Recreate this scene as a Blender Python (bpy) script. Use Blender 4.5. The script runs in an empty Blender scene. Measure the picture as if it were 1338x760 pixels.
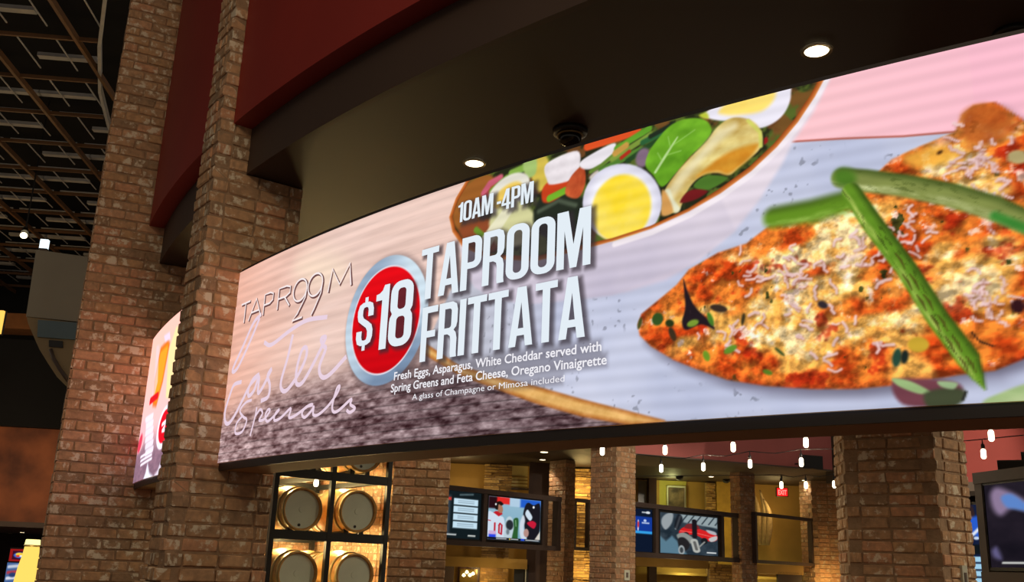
import bpy, bmesh, math, random
import numpy as np
from mathutils import Matrix, Vector

# ------------------------------------------------------------------ camera, world, lights, exposure
SC = bpy.context.scene
COL = SC.collection
EYE = 1.65
F_PX, PITCH, ROLL, IW, IH = 1271.384, math.radians(15.819), math.radians(2.264), 1338, 760
_fw = np.array([0, math.cos(PITCH), math.sin(PITCH)])
_up = np.array([0, -math.sin(PITCH), math.cos(PITCH)])
_rt = np.array([1., 0, 0])
CR = math.cos(ROLL) * _rt + math.sin(ROLL) * _up
CU = -math.sin(ROLL) * _rt + math.cos(ROLL) * _up
CF = _fw
cam = bpy.data.cameras.new('camera')
cam.sensor_width = 36
cam.lens = 36 * F_PX / IW
cam.clip_end = 200
camo = bpy.data.objects.new('camera', cam)
COL.objects.link(camo)
m = Matrix(((CR[0], CU[0], -CF[0], 0), (CR[1], CU[1], -CF[1], 0), (CR[2], CU[2], -CF[2], EYE), (0, 0, 0, 1)))
camo.matrix_world = m
SC.camera = camo

SC.view_settings.view_transform = 'Standard'
SC.view_settings.look = 'None'
SC.view_settings.exposure = 0.0
SC.view_settings.gamma = 1.0
SC.view_settings.use_curve_mapping = False

world = bpy.data.worlds.new('dim_hall')
SC.world = world
world.use_nodes = True
world.node_tree.nodes['Background'].inputs[0].default_value = (1.0, 0.86, 0.70, 1)
world.node_tree.nodes['Background'].inputs[1].default_value = 0.20


def lamp(kind, name, loc, energy, color, size=.1, target=None, spot=None, blend=.6):
    d = bpy.data.lights.new(name, kind)
    d.energy = energy
    d.color = color
    if kind == 'AREA':
        d.shape = 'DISK'
        d.size = size
    else:
        d.shadow_soft_size = size
    if kind == 'SPOT':
        d.spot_size = math.radians(spot or 90)
        d.spot_blend = blend
    o = bpy.data.objects.new(name, d)
    COL.objects.link(o)
    o.location = (loc[0], loc[1], loc[2] + EYE)
    if target is not None:
        v = Vector(target) - Vector(loc)
        o.rotation_euler = v.to_track_quat('-Z', 'Y').to_euler()
    return o


WARM = (1.0, .80, .56)
# unseen area lamps added overhead to brighten the piers and columns
lamp('AREA', 'hall_fill', (-.5, -2.0, 4.6), 70, WARM, 1.2, (-2.2, 6.5, 1.5))
lamp('AREA', 'hall_fill', (3.5, -3.5, 4.6), 62, WARM, 1.2, (0.0, 9.0, .5))

# ------------------------------------------------------------------ measuring helpers (z is relative to eye height)


def ray(px):
    px = np.atleast_2d(np.asarray(px, float))
    return CF + ((px[:, 0] - IW / 2) / F_PX)[:, None] * CR - ((px[:, 1] - IH / 2) / F_PX)[:, None] * CU


def at_y(px, Y):
    d = ray(px)[0]
    return d * (Y / d[1])


def at_z(px, z):
    d = ray(px)[0]
    return d * (z / d[2])


# the round bar: centre and radius of the display ring in plan
CC = np.array([8.928, 14.110])
RS = 13.363
A0 = math.radians(-143.3)
A1 = math.radians(-154.2)
ZB, ZT, ZC, ZR = .55, 1.785, 2.475, 2.80


def ring(r, a, z):
    return (CC[0] + r * math.cos(a), CC[1] + r * math.sin(a), z)


def cyl_uv(px):
    d = ray(px)
    a = (d[:, :2]**2).sum(1)
    b = -2 * (d[:, :2] @ CC)
    c = CC @ CC - RS**2
    k = (-b - np.sqrt(np.maximum(b * b - 4 * a * c, 0))) / (2 * a)
    P = d * k[:, None]
    ang = np.arctan2(P[:, 1] - CC[1], P[:, 0] - CC[0])
    return np.c_[(ang - A0) * RS, P[:, 2] - ZB]


class Plane:
    """vertical plane through the point seen at px at depth Y; s runs along heading ang, n points to the viewer"""

    def __init__(self, px, Y, ang):
        self.o = at_y(px, Y)
        t = math.radians(ang)
        self.d = np.array([math.cos(t), math.sin(t), 0])
        self.n = np.array([math.sin(t), -math.cos(t), 0])
        self.ang = t

    def sz(self, px):
        d = ray(px)[0]
        k = (self.o @ self.n) / (d @ self.n)
        P = d * k
        return float((P - self.o) @ self.d), float(P[2])

    def pt(self, s, z, n=0.):
        P = self.o + self.d * s + self.n * n
        return (float(P[0]), float(P[1]), float(z))


# ------------------------------------------------------------------ materials


def lin(c):
    c = np.asarray(c, float) / 255.
    return np.where(c <= .04045, c / 12.92, ((c + .055) / 1.055)**2.4)


def mat(name, rgb, rough=.7, metal=0., var=.12, scale=6., bump=.0, bscale=40., emit=None, estr=1., rgb2=None):
    m = bpy.data.materials.new(name)
    m.use_nodes = True
    nt = m.node_tree
    b = nt.nodes['Principled BSDF']
    b.inputs['Roughness'].default_value = rough
    b.inputs['Metallic'].default_value = metal
    c = lin(rgb)
    c2 = lin(rgb2) if rgb2 is not None else c * (1 - var * 2)
    tc = nt.nodes.new('ShaderNodeTexCoord')
    n = nt.nodes.new('ShaderNodeTexNoise')
    n.inputs['Scale'].default_value = scale
    n.inputs['Detail'].default_value = 4
    r = nt.nodes.new('ShaderNodeValToRGB')
    r.color_ramp.elements[0].position = .35
    r.color_ramp.elements[1].position = .65
    r.color_ramp.elements[0].color = (*c2, 1)
    r.color_ramp.elements[1].color = (*c, 1)
    nt.links.new(tc.outputs['Object'], n.inputs['Vector'])
    nt.links.new(n.outputs['Fac'], r.inputs['Fac'])
    nt.links.new(r.outputs['Color'], b.inputs['Base Color'])
    if bump:
        n2 = nt.nodes.new('ShaderNodeTexNoise')
        n2.inputs['Scale'].default_value = bscale
        bp = nt.nodes.new('ShaderNodeBump')
        bp.inputs['Strength'].default_value = bump
        bp.inputs['Distance'].default_value = .02
        nt.links.new(tc.outputs['Object'], n2.inputs['Vector'])
        nt.links.new(n2.outputs['Fac'], bp.inputs['Height'])
        nt.links.new(bp.outputs['Normal'], b.inputs['Normal'])
    if emit is not None:
        b.inputs['Emission Color'].default_value = (*lin(emit), 1)
        b.inputs['Emission Strength'].default_value = estr
    return m


def brick_mat(name, cols, white=.5, wcol=(196, 184, 160)):
    """each brick its own tone, with pale lime smears left on its face"""
    m = bpy.data.materials.new(name)
    m.use_nodes = True
    nt = m.node_tree
    N, L = nt.nodes, nt.links
    b = N['Principled BSDF']
    b.inputs['Roughness'].default_value = .85
    oi = N.new('ShaderNodeObjectInfo')
    ge = N.new('ShaderNodeNewGeometry')
    ad = N.new('ShaderNodeMath')
    ad.operation = 'ADD'
    L.new(oi.outputs['Random'], ad.inputs[0])
    L.new(ge.outputs['Random Per Island'], ad.inputs[1])
    fr = N.new('ShaderNodeMath')
    fr.operation = 'FRACT'
    L.new(ad.outputs[0], fr.inputs[0])
    rp = N.new('ShaderNodeValToRGB')
    rp.color_ramp.interpolation = 'CONSTANT'
    while len(rp.color_ramp.elements) < len(cols):
        rp.color_ramp.elements.new(.5)
    for i, c in enumerate(cols):
        rp.color_ramp.elements[i].position = i / len(cols)
        rp.color_ramp.elements[i].color = (*lin(c), 1)
    L.new(fr.outputs[0], rp.inputs['Fac'])
    wv = N.new('ShaderNodeMath')
    wv.operation = 'MULTIPLY'
    wv.inputs[1].default_value = 61.
    L.new(fr.outputs[0], wv.inputs[0])
    tc = N.new('ShaderNodeTexCoord')
    n1 = N.new('ShaderNodeTexNoise')
    n1.noise_dimensions = '4D'
    n1.inputs['Scale'].default_value = 13.
    n1.inputs['Detail'].default_value = 5
    n1.inputs['Roughness'].default_value = .65
    L.new(tc.outputs['Object'], n1.inputs['Vector'])
    L.new(wv.outputs[0], n1.inputs['W'])
    r1 = N.new('ShaderNodeValToRGB')
    r1.color_ramp.elements[0].position = .62 - .1 * white
    r1.color_ramp.elements[1].position = .69 - .1 * white
    r1.color_ramp.elements[1].color = (.8, .8, .8, 1)
    L.new(n1.outputs['Fac'], r1.inputs['Fac'])
    n2 = N.new('ShaderNodeTexNoise')
    n2.noise_dimensions = '4D'
    n2.inputs['Scale'].default_value = 22.
    n2.inputs['Detail'].default_value = 6
    L.new(tc.outputs['Object'], n2.inputs['Vector'])
    L.new(wv.outputs[0], n2.inputs['W'])
    mx = N.new('ShaderNodeMix')
    mx.data_type = 'RGBA'
    mx.blend_type = 'MULTIPLY'
    mx.inputs['Factor'].default_value = .8
    L.new(rp.outputs['Color'], mx.inputs['A'])
    r2 = N.new('ShaderNodeValToRGB')
    r2.color_ramp.elements[0].position = .3
    r2.color_ramp.elements[0].color = (.62, .62, .62, 1)
    r2.color_ramp.elements[1].position = .7
    r2.color_ramp.elements[1].color = (1.25, 1.2, 1.15, 1)
    L.new(n2.outputs['Fac'], r2.inputs['Fac'])
    L.new(r2.outputs['Color'], mx.inputs['B'])
    m2 = N.new('ShaderNodeMix')
    m2.data_type = 'RGBA'
    L.new(r1.outputs['Color'], m2.inputs['Factor'])
    L.new(mx.outputs['Result'], m2.inputs['A'])
    m2.inputs['B'].default_value = (*lin(wcol), 1)
    L.new(m2.outputs['Result'], b.inputs['Base Color'])
    bp = N.new('ShaderNodeBump')
    bp.inputs['Strength'].default_value = .5
    bp.inputs['Distance'].default_value = .012
    L.new(n2.outputs['Fac'], bp.inputs['Height'])
    L.new(bp.outputs['Normal'], b.inputs['Normal'])
    return m


def emit_mat(name, rgb, strength=1., attr=None):
    m = bpy.data.materials.new(name)
    m.use_nodes = True
    nt = m.node_tree
    nt.nodes.remove(nt.nodes['Principled BSDF'])
    e = nt.nodes.new('ShaderNodeEmission')
    e.inputs['Strength'].default_value = strength
    if attr:
        a = nt.nodes.new('ShaderNodeAttribute')
        a.attribute_name = attr
        nt.links.new(a.outputs['Color'], e.inputs['Color'])
    else:
        e.inputs['Color'].default_value = (*lin(rgb), 1)
    nt.links.new(e.outputs[0], nt.nodes['Material Output'].inputs['Surface'])
    return m


M = {}
M['brick'] = brick_mat('reclaimed_brick', [(196, 154, 114), (188, 148, 110), (204, 158, 120), (180, 142, 106), (196, 155, 116), (204, 152, 114), (164, 132, 100), (194, 152, 110)], .85, (236, 222, 194))
M['brick_far'] = brick_mat('red_brown_brick', [(192, 148, 110), (178, 134, 100), (186, 148, 110), (166, 128, 98), (196, 150, 112)], .7)
M['stone'] = brick_mat('stacked_stone', [(188, 150, 84), (168, 132, 74), (150, 118, 66), (200, 164, 98)], .2, (210, 190, 140))
M['mortar'] = mat('mortar', (172, 140, 108), .95, var=.15, scale=12, bump=.3)
M['red'] = mat('red_painted_plaster', (150, 36, 24), .6, var=.05, scale=1.5, bump=.04, bscale=8)
M['redwall'] = mat('dusky_red_plaster', (206, 118, 114), .8, var=.05, scale=1.5)
M['brown'] = mat('dark_brown_plaster', (70, 51, 39), .65, var=.06, scale=1.5)
M['soffit'] = mat('black_brown_soffit', (60, 45, 32), .6, var=.06, scale=1.)
M['beam'] = mat('dark_bronze_metal', (36, 27, 23), .5, .0, var=.06)
M['underside'] = mat('taupe_soffit', (190, 154, 108), .7, var=.05, scale=2)
M['black'] = mat('black_plastic', (22, 20, 20), .45, var=.1)
M['steel'] = mat('black_steel', (30, 32, 32), .5, .3, var=.1)
M['cab'] = mat('dark_cabinet', (76, 60, 53), .6, var=.08)
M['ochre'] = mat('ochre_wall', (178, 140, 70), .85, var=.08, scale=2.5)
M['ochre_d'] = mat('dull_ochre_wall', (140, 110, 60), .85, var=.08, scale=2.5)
M['grey'] = mat('warm_grey_plaster', (112, 98, 88), .8, var=.05, scale=2)
M['taupe'] = mat('taupe_panel', (88, 68, 60), .7, var=.05)
M['floor'] = mat('patterned_carpet', (96, 52, 40), .95, rgb2=(54, 36, 36), scale=3)
M['white'] = mat('white_plastic', (206, 206, 186), .5, var=.03)
M['speaker'] = mat('speaker_grey', (58, 52, 46), .6, var=.1)

# ------------------------------------------------------------------ object helpers


def empty(name, loc, label=None, cat=None, group=None):
    o = bpy.data.objects.new(name, None)
    o.empty_display_size = .1
    o.location = (loc[0], loc[1], loc[2] + EYE)
    COL.objects.link(o)
    if label:
        tag(o, label, cat, group)
    return o


def tag(o, label=None, cat=None, group=None, kind=None):
    if label:
        o['label'] = label
    if cat:
        o['category'] = cat
    if group:
        o['group'] = group
    if kind:
        o['kind'] = kind
    return o


def wloc(o):
    v = Vector(o.location)
    while o.parent:
        o = o.parent
        v = v + Vector(o.location)
    return v


def mesh_obj(name, verts, faces, material, parent=None, smooth=False, origin=None):
    """verts in world coordinates with z relative to the eye"""
    V = np.asarray(verts, float).copy()
    V[:, 2] += EYE
    if origin is None:
        org = np.array([(V[:, 0].min() + V[:, 0].max()) / 2, (V[:, 1].min() + V[:, 1].max()) / 2, V[:, 2].min()])
    else:
        org = np.array([origin[0], origin[1], origin[2] + EYE])
    me = bpy.data.meshes.new(name)
    me.from_pydata((V - org).tolist(), [], faces)
    me.materials.append(material)
    if smooth:
        me.polygons.foreach_set('use_smooth', [True] * len(me.polygons))
    o = bpy.data.objects.new(name, me)
    if parent is not None:
        o.parent = parent
        o.location = Vector(org) - wloc(parent)
    else:
        o.location = org
    COL.objects.link(o)
    return o


BOXF = [(0, 3, 2, 1), (4, 5, 6, 7), (0, 1, 5, 4), (1, 2, 6, 5), (2, 3, 7, 6), (3, 0, 4, 7)]


class MB:
    """collects solids into one mesh"""

    def __init__(self):
        self.v, self.f = [], []

    def add(self, V, F):
        k = len(self.v)
        self.v += [tuple(map(float, p)) for p in V]
        self.f += [tuple(i + k for i in q) for q in F]
        return self

    def box(self, pl, s0, s1, z0, z1, n0, n1):
        return self.add([pl.pt(s, z, n) for z in (z0, z1) for s, n in ((s0, n1), (s1, n1), (s1, n0), (s0, n0))], BOXF)

    def tube(self, pts, rad, seg=8, cap=True):
        pts = [np.array(p, float) for p in pts]
        rads = rad if isinstance(rad, (list, tuple)) else [rad] * len(pts)
        V = []
        prev = None
        for i, p in enumerate(pts):
            t = pts[min(i + 1, len(pts) - 1)] - pts[max(i - 1, 0)]
            t = t / (np.linalg.norm(t) + 1e-9)
            if prev is None:
                a = np.array([0, 0, 1.]) if abs(t[2]) < .9 else np.array([1., 0, 0])
                x = np.cross(t, a)
            else:
                x = prev - t * (prev @ t)
            x /= np.linalg.norm(x) + 1e-9
            prev = x
            y = np.cross(t, x)
            for j in range(seg):
                w = 2 * math.pi * j / seg
                V.append(p + rads[i] * (math.cos(w) * x + math.sin(w) * y))
        Fc = []
        for i in range(len(pts) - 1):
            for j in range(seg):
                a, b = i * seg + j, i * seg + (j + 1) % seg
                Fc.append((a, b, b + seg, a + seg))
        if cap:
            Fc.append(tuple(range(seg))[::-1])
            Fc.append(tuple((len(pts) - 1) * seg + j for j in range(seg)))
        return self.add(V, Fc)

    def prism(self, poly, z0, z1):
        n = len(poly)
        V = [(x, y, z0) for x, y in poly] + [(x, y, z1) for x, y in poly]
        Fc = [tuple(range(n))[::-1], tuple(range(n, 2 * n))]
        Fc += [(i, (i + 1) % n, (i + 1) % n + n, i + n) for i in range(n)]
        return self.add(V, Fc)

    def arc(self, r0, r1, z0, z1, a0, a1, n):
        """solid ring segment"""
        V, Fc = [], []
        for i in range(n + 1):
            a = a0 + (a1 - a0) * i / n
            V += [ring(r1, a, z0), ring(r0, a, z0), ring(r0, a, z1), ring(r1, a, z1)]
        for i in range(n):
            k = i * 4
            for j in range(4):
                Fc.append((k + j, k + 4 + j, k + 4 + (j + 1) % 4, k + (j + 1) % 4))
        Fc += [(0, 1, 2, 3), (n * 4 + 3, n * 4 + 2, n * 4 + 1, n * 4)]
        return self.add(V, Fc)

    def lathe(self, o, ax, prof, seg=24):
        """revolve (t along axis, radius) about the axis ax through o"""
        o = np.array(o, float)
        ax = np.array(ax, float)
        ax /= np.linalg.norm(ax)
        a = np.array([0, 0, 1.]) if abs(ax[2]) < .9 else np.array([1., 0, 0])
        x = np.cross(ax, a)
        x /= np.linalg.norm(x)
        y = np.cross(ax, x)
        V = []
        for t, r in prof:
            for j in range(seg):
                w = 2 * math.pi * j / seg
                V.append(o + ax * t + r * (math.cos(w) * x + math.sin(w) * y))
        Fc = []
        for i in range(len(prof) - 1):
            for j in range(seg):
                p, q = i * seg + j, i * seg + (j + 1) % seg
                Fc.append((p, q, q + seg, p + seg))
        Fc.append(tuple(range(seg))[::-1])
        Fc.append(tuple((len(prof) - 1) * seg + j for j in range(seg)))
        return self.add(V, Fc)

    def build(self, name, material, parent=None, smooth=False, origin=None):
        return mesh_obj(name, self.v, self.f, material, parent, smooth, origin)


def fix_normals(o):
    bm = bmesh.new()
    bm.from_mesh(o.data)
    bmesh.ops.recalc_face_normals(bm, faces=bm.faces)
    bm.to_mesh(o.data)
    bm.free()
    return o


def struct(o):
    o['kind'] = 'structure'
    return o


def copy_tree(o, parent=None):
    c = o.copy()
    COL.objects.link(c)
    c.parent = parent
    for ch in list(o.children):
        copy_tree(ch, c)
    return c


# ------------------------------------------------------------------ bricks
BL, BH, BD, BJ = .207, .073, .10, .012
BRICKS = []


def make_brick_meshes():
    rnd = random.Random(5)
    for k in range(10):
        bm = bmesh.new()
        bmesh.ops.create_cube(bm, size=1)
        bmesh.ops.scale(bm, vec=(1, BD, BH), verts=bm.verts)
        bmesh.ops.scale(bm, vec=(BL, 1, 1), verts=bm.verts)
        bmesh.ops.bevel(bm, geom=list(bm.edges), offset=.007, segments=1, affect='EDGES')
        for v in bm.verts:
            v.co += Vector((rnd.uniform(-.005, .005), rnd.uniform(-.003, .003), rnd.uniform(-.004, .004)))
        me = bpy.data.meshes.new('brick')
        bm.to_mesh(me)
        bm.free()
        BRICKS.append(me)


make_brick_meshes()


def lay(length, course, t0, t1, rnd):
    """brick pieces (start, end) of one course in running bond"""
    s = t0
    out = []
    pitch = BL + BJ
    first = pitch * (.5 if course % 2 else 1.) + rnd.uniform(-.01, .01)
    e = s + first
    while s < length - t1 - .02:
        e2 = min(e, length - t1)
        if length - t1 - e2 < .05:
            e2 = length - t1
        out.append((s, e2))
        s = e2
        e = s + pitch
    return out


def brick_faces(parent, poly, edges, z0, z1, material, seed=1, joined=False, flare=None, jit=.0035):
    """courses of bricks on the given edges of a plan polygon (counter-clockwise)"""
    rnd = random.Random(seed)
    n = len(poly)
    ch = BH + BJ
    nc = int(round((z1 - z0) / ch))
    base = wloc(parent)
    mb = MB()
    for e in edges:
        A = np.array(poly[e])
        B = np.array(poly[(e + 1) % n])
        Ln = float(np.linalg.norm(B - A))
        d = (B - A) / Ln
        nrm = np.array([d[1], -d[0]])
        ang = math.atan2(d[1], d[0])
        for k in range(nc):
            zc = z0 + (k + .5) * ch
            odd = k % 2
            t0 = BD * .98 if ((e - 1) % n in edges and not odd) else 0
            t1 = BD * .98 if ((e + 1) % n in edges and odd) else 0
            fl = flare(zc) if flare else 0
            for s, t in lay(Ln, k, t0, t1, rnd):
                ln = t - s - BJ
                if ln < .02:
                    continue
                pr = rnd.uniform(-jit, jit) + fl
                c = A + d * ((s + t) / 2) + nrm * (pr - BD / 2 + .004)
                if joined:
                    x = d * ln / 2
                    y = nrm * BD / 2
                    q = [c - x + y, c + x + y, c + x - y, c - x - y]
                    mb.add([(*p, zc - BH / 2) for p in q] + [(*p, zc + BH / 2) for p in q], BOXF)
                else:
                    o = bpy.data.objects.new('brick', BRICKS[rnd.randrange(len(BRICKS))])
                    o.parent = parent
                    o.location = Vector((c[0], c[1], zc + EYE)) - base
                    o.rotation_euler = (rnd.uniform(-.008, .008), 0, ang + rnd.uniform(-.012, .012) + (math.pi if rnd.random() < .5 else 0))
                    o.scale = (ln / BL, 1, 1)
                    if not o.data.materials:
                        o.data.materials.append(material)
                    if o.data.materials[0] != material:
                        o.material_slots[0].link = 'OBJECT'
                        o.material_slots[0].material = material
                    COL.objects.link(o)
    if joined and mb.v:
        o = mb.build('lower_brickwork', material, parent)
        fix_normals(o)
        o['kind'] = 'stuff'


def inset(poly, d):
    c = np.mean(np.array(poly), axis=0)
    out = []
    n = len(poly)
    for i in range(n):
        p0, p1, p2 = np.array(poly[i - 1]), np.array(poly[i]), np.array(poly[(i + 1) % n])
        d1 = (p1 - p0) / np.linalg.norm(p1 - p0)
        d2 = (p2 - p1) / np.linalg.norm(p2 - p1)
        n1 = np.array([-d1[1], d1[0]])
        n2 = np.array([-d2[1], d2[0]])
        b = n1 + n2
        b = b / (b @ b) * 2
        out.append(tuple(p1 + b * d))
    return out


def ccw(poly):
    a = sum(poly[i - 1][0] * poly[i][1] - poly[i][0] * poly[i - 1][1] for i in range(len(poly)))
    return poly if a > 0 else poly[::-1]


def column(name, label, poly, edges, zlo, zhi, ztop, material, seed, extra=None, group=None):
    """brick column of a plan polygon (ccw), bricks single from zlo to zhi, joined below, mortar core behind"""
    cx = sum(p[0] for p in poly) / len(poly)
    cy = sum(p[1] for p in poly) / len(poly)
    e = empty(name, (cx, cy, -EYE), label, 'pillar', group)
    fix_normals(MB().prism(inset(poly, .007), -EYE, ztop).build('mortar_core', M['mortar'], e))
    brick_faces(e, poly, edges, zlo, zhi, material, seed)
    brick_faces(e, poly, edges, -EYE, zlo, material, seed + 50, joined=True)
    return e

# ------------------------------------------------------------------ the setting: floor, ring soffit, fascias
fl = MB().prism([(-22, -8), (24, -8), (24, 26), (-22, 26)], -EYE - .1, -EYE).build('floor', M['floor'])
struct(fl)
AE = math.radians(-100)
PT2 = .30 / 13.6          # angular thickness of the pier between the two displays
ceil = struct(fix_normals(MB().arc(4.5, 13.36, ZC, ZC + .3, A1 - .12, AE, 60).build('ceiling', M['soffit'])))
tr = struct(fix_normals(MB().arc(13.36, 13.40, ZC - .004, ZR, A0, AE, 60).build('trim_1', M['brown'])))
tr2 = struct(fix_normals(MB().arc(13.36, 13.40, ZC - .004, ZR, A1, A0 - PT2, 20).build('trim_2', M['brown'])))
rf = struct(fix_normals(MB().arc(13.36, 13.53, ZR, 7.2, A0, AE, 60).build('wall_upper', M['red'])))
rf2 = struct(fix_normals(MB().arc(13.36, 13.53, ZR, 7.2, A1, A0 - PT2, 20).build('wall_upper.001', M['red'])))


def visible_edges(poly, margin=.12):
    out = []
    for i in range(len(poly)):
        a, b = np.array(poly[i]), np.array(poly[(i + 1) % len(poly)])
        d = (b - a) / np.linalg.norm(b - a)
        n = np.array([d[1], -d[0]])
        c = -(a + b) / 2
        if (c @ n) / np.linalg.norm(c) > -margin:
            out.append(i)
    return out


def pier_poly(a, r0, r1, th):
    er = np.array([math.cos(a), math.sin(a)])
    et = np.array([math.sin(a), -math.cos(a)])
    p = [CC + er * r0, CC + er * r1, CC + er * r1 + et * th, CC + er * r0 + et * th]
    return ccw([tuple(q) for q in p])


def pier(name, label, a, r_in, r_up, r_out, th, ztop, seed, flare=None, single=0.):
    lo = pier_poly(a, r_in, r_out, th)
    hi = pier_poly(a, r_up, r_out, th)
    c = np.mean(lo, axis=0)
    e = empty(name, (c[0], c[1], -EYE), label, 'pillar', 'brick piers of the round bar')
    fix_normals(MB().prism(inset(lo, .007), -EYE, ZC - .003).prism(inset(hi, .007), ZC - .002, 7.2).build('mortar_core', M['mortar'], e))
    ch = BH + BJ
    zlo = ZC - 33 * ch
    v_lo, v_hi = visible_edges(lo, -single), visible_edges(hi, -single)
    brick_faces(e, lo, v_lo, zlo, ZC, M['brick'], seed, flare=flare)
    for pg, vs_, za, zb_ in ((lo, v_lo, zlo, ZC), (hi, v_hi, ZC, 5.3)):
        rest = [q for q in visible_edges(pg) if q not in vs_]
        if rest:
            brick_faces(e, pg, rest, za, zb_, M['brick'], seed + 3, joined=True)
    nt = int(math.ceil((ztop - ZC) / ch))
    brick_faces(e, hi, v_hi, ZC, ZC + nt * ch, M['brick'], seed + 1)
    brick_faces(e, lo, visible_edges(lo), -EYE, zlo, M['brick'], seed + 2, joined=True, flare=flare)
    return e


pier('brick_pier', 'near brick pier at the left end of the large curved display', A0, 12.98, 13.385, 13.62, .30, 4.0, 11, lambda z: min(.07, max(0, -z) * .3))
pier('brick_pier', 'far left brick pier with the narrow display on its right side', A1, 12.98, 13.375, 13.97, .34, 5.3, 21, single=.3)

# ------------------------------------------------------------------ downlights and dome camera in the ring soffit
M['glow'] = emit_mat('lamp_glow', (255, 236, 190), 6)
M['trimring'] = mat('brushed_trim', (150, 130, 90), .35, .6)


def downlight(x, y, z, r, label, energy, group='downlights in the ring soffit', spot=100):
    e = empty('downlight', (x, y, z), label, 'ceiling light', group)
    o = MB().lathe((x, y, z - .012), (0, 0, 1), [(0, r), (0, r * .78), (.03, r * .72), (.011, r * 1.02)], 24)
    o.f = o.f[:-2]
    fix_normals(o.build('trim_ring', M['trimring'], e, True))
    fix_normals(MB().lathe((x, y, z - .008), (0, 0, 1), [(0, r * .78), (.006, r * .74)], 24).build('lens', M['glow'], e))
    if energy:
        lamp('SPOT', 'downlight_lamp', (x, y, z - .03), energy, (1, .84, .58), .05, (x, y, z - 2), spot)
    return e


downlight(-.272, 5.76, ZC, .075, 'round downlight near the salad bowl edge of the display', 30)
downlight(1.434, 4.219, ZC, .075, 'round downlight high at the upper right above the display', 30)
# dome camera
dc = at_z((745, 170), ZC)
e = empty('dome_camera', (dc[0], dc[1], ZC), 'small black dome security camera on the dark soffit', 'camera')
MB().lathe((dc[0], dc[1], ZC - .03), (0, 0, 1), [(0, .085), (.004, .1), (.03, .105)], 28).build('mount', M['black'], e, True)
M['domeglass'] = mat('smoked_dome', (14, 12, 12), .06, var=.02)
MB().lathe((dc[0], dc[1], ZC - .11), (0, 0, 1), [(0, .008), (.006, .03), (.02, .053), (.05, .068), (.08, .07)], 28).build('dome', M['domeglass'], e, True)
MB().lathe((dc[0], dc[1], ZC - .04), (0, 0, 1), [(0, .07), (-.004, .076), (.006, .08)], 28).build('chrome_ring', M['trimring'], e, True)
d2 = at_z((1322, 42), ZC)
e = empty('dome_camera', (d2[0], d2[1], ZC), 'clear ceiling sensor at the upper right edge above the display', 'camera')
MB().lathe((d2[0], d2[1], ZC - .03), (0, 0, 1), [(0, .06), (.004, .08), (.03, .085)], 24).build('mount', M['black'], e, True)
MB().lathe((d2[0], d2[1], ZC - .09), (0, 0, 1), [(0, .01), (.01, .04), (.03, .055), (.06, .058)], 24).build('dome', M['domeglass'], e, True)

# ------------------------------------------------------------------ pictures on the displays
RNG = np.random.default_rng(3)
LAT = RNG.random((256, 256))


def vnoise(x, y, k=0):
    x = np.asarray(x) + 37.3 * k
    y = np.asarray(y) + 91.7 * k
    xi, yi = np.floor(x).astype(int), np.floor(y).astype(int)
    fx, fy = x - xi, y - yi
    fx = fx * fx * (3 - 2 * fx)
    fy = fy * fy * (3 - 2 * fy)
    a = LAT[xi % 256, yi % 256]
    b = LAT[(xi + 1) % 256, yi % 256]
    c = LAT[xi % 256, (yi + 1) % 256]
    d = LAT[(xi + 1) % 256, (yi + 1) % 256]
    return (a * (1 - fx) + b * fx) * (1 - fy) + (c * (1 - fx) + d * fx) * fy


def fbm(x, y, k=0, o=4):
    s, a, t = 0, 1., 0.
    for i in range(o):
        s = s + a * vnoise(x * 2**i, y * 2**i, k + i)
        t += a
        a *= .55
    return s / t


def sstep(a, b, x):
    t = np.clip((x - a) / (b - a), 0, 1)
    return t * t * (3 - 2 * t)


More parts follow.
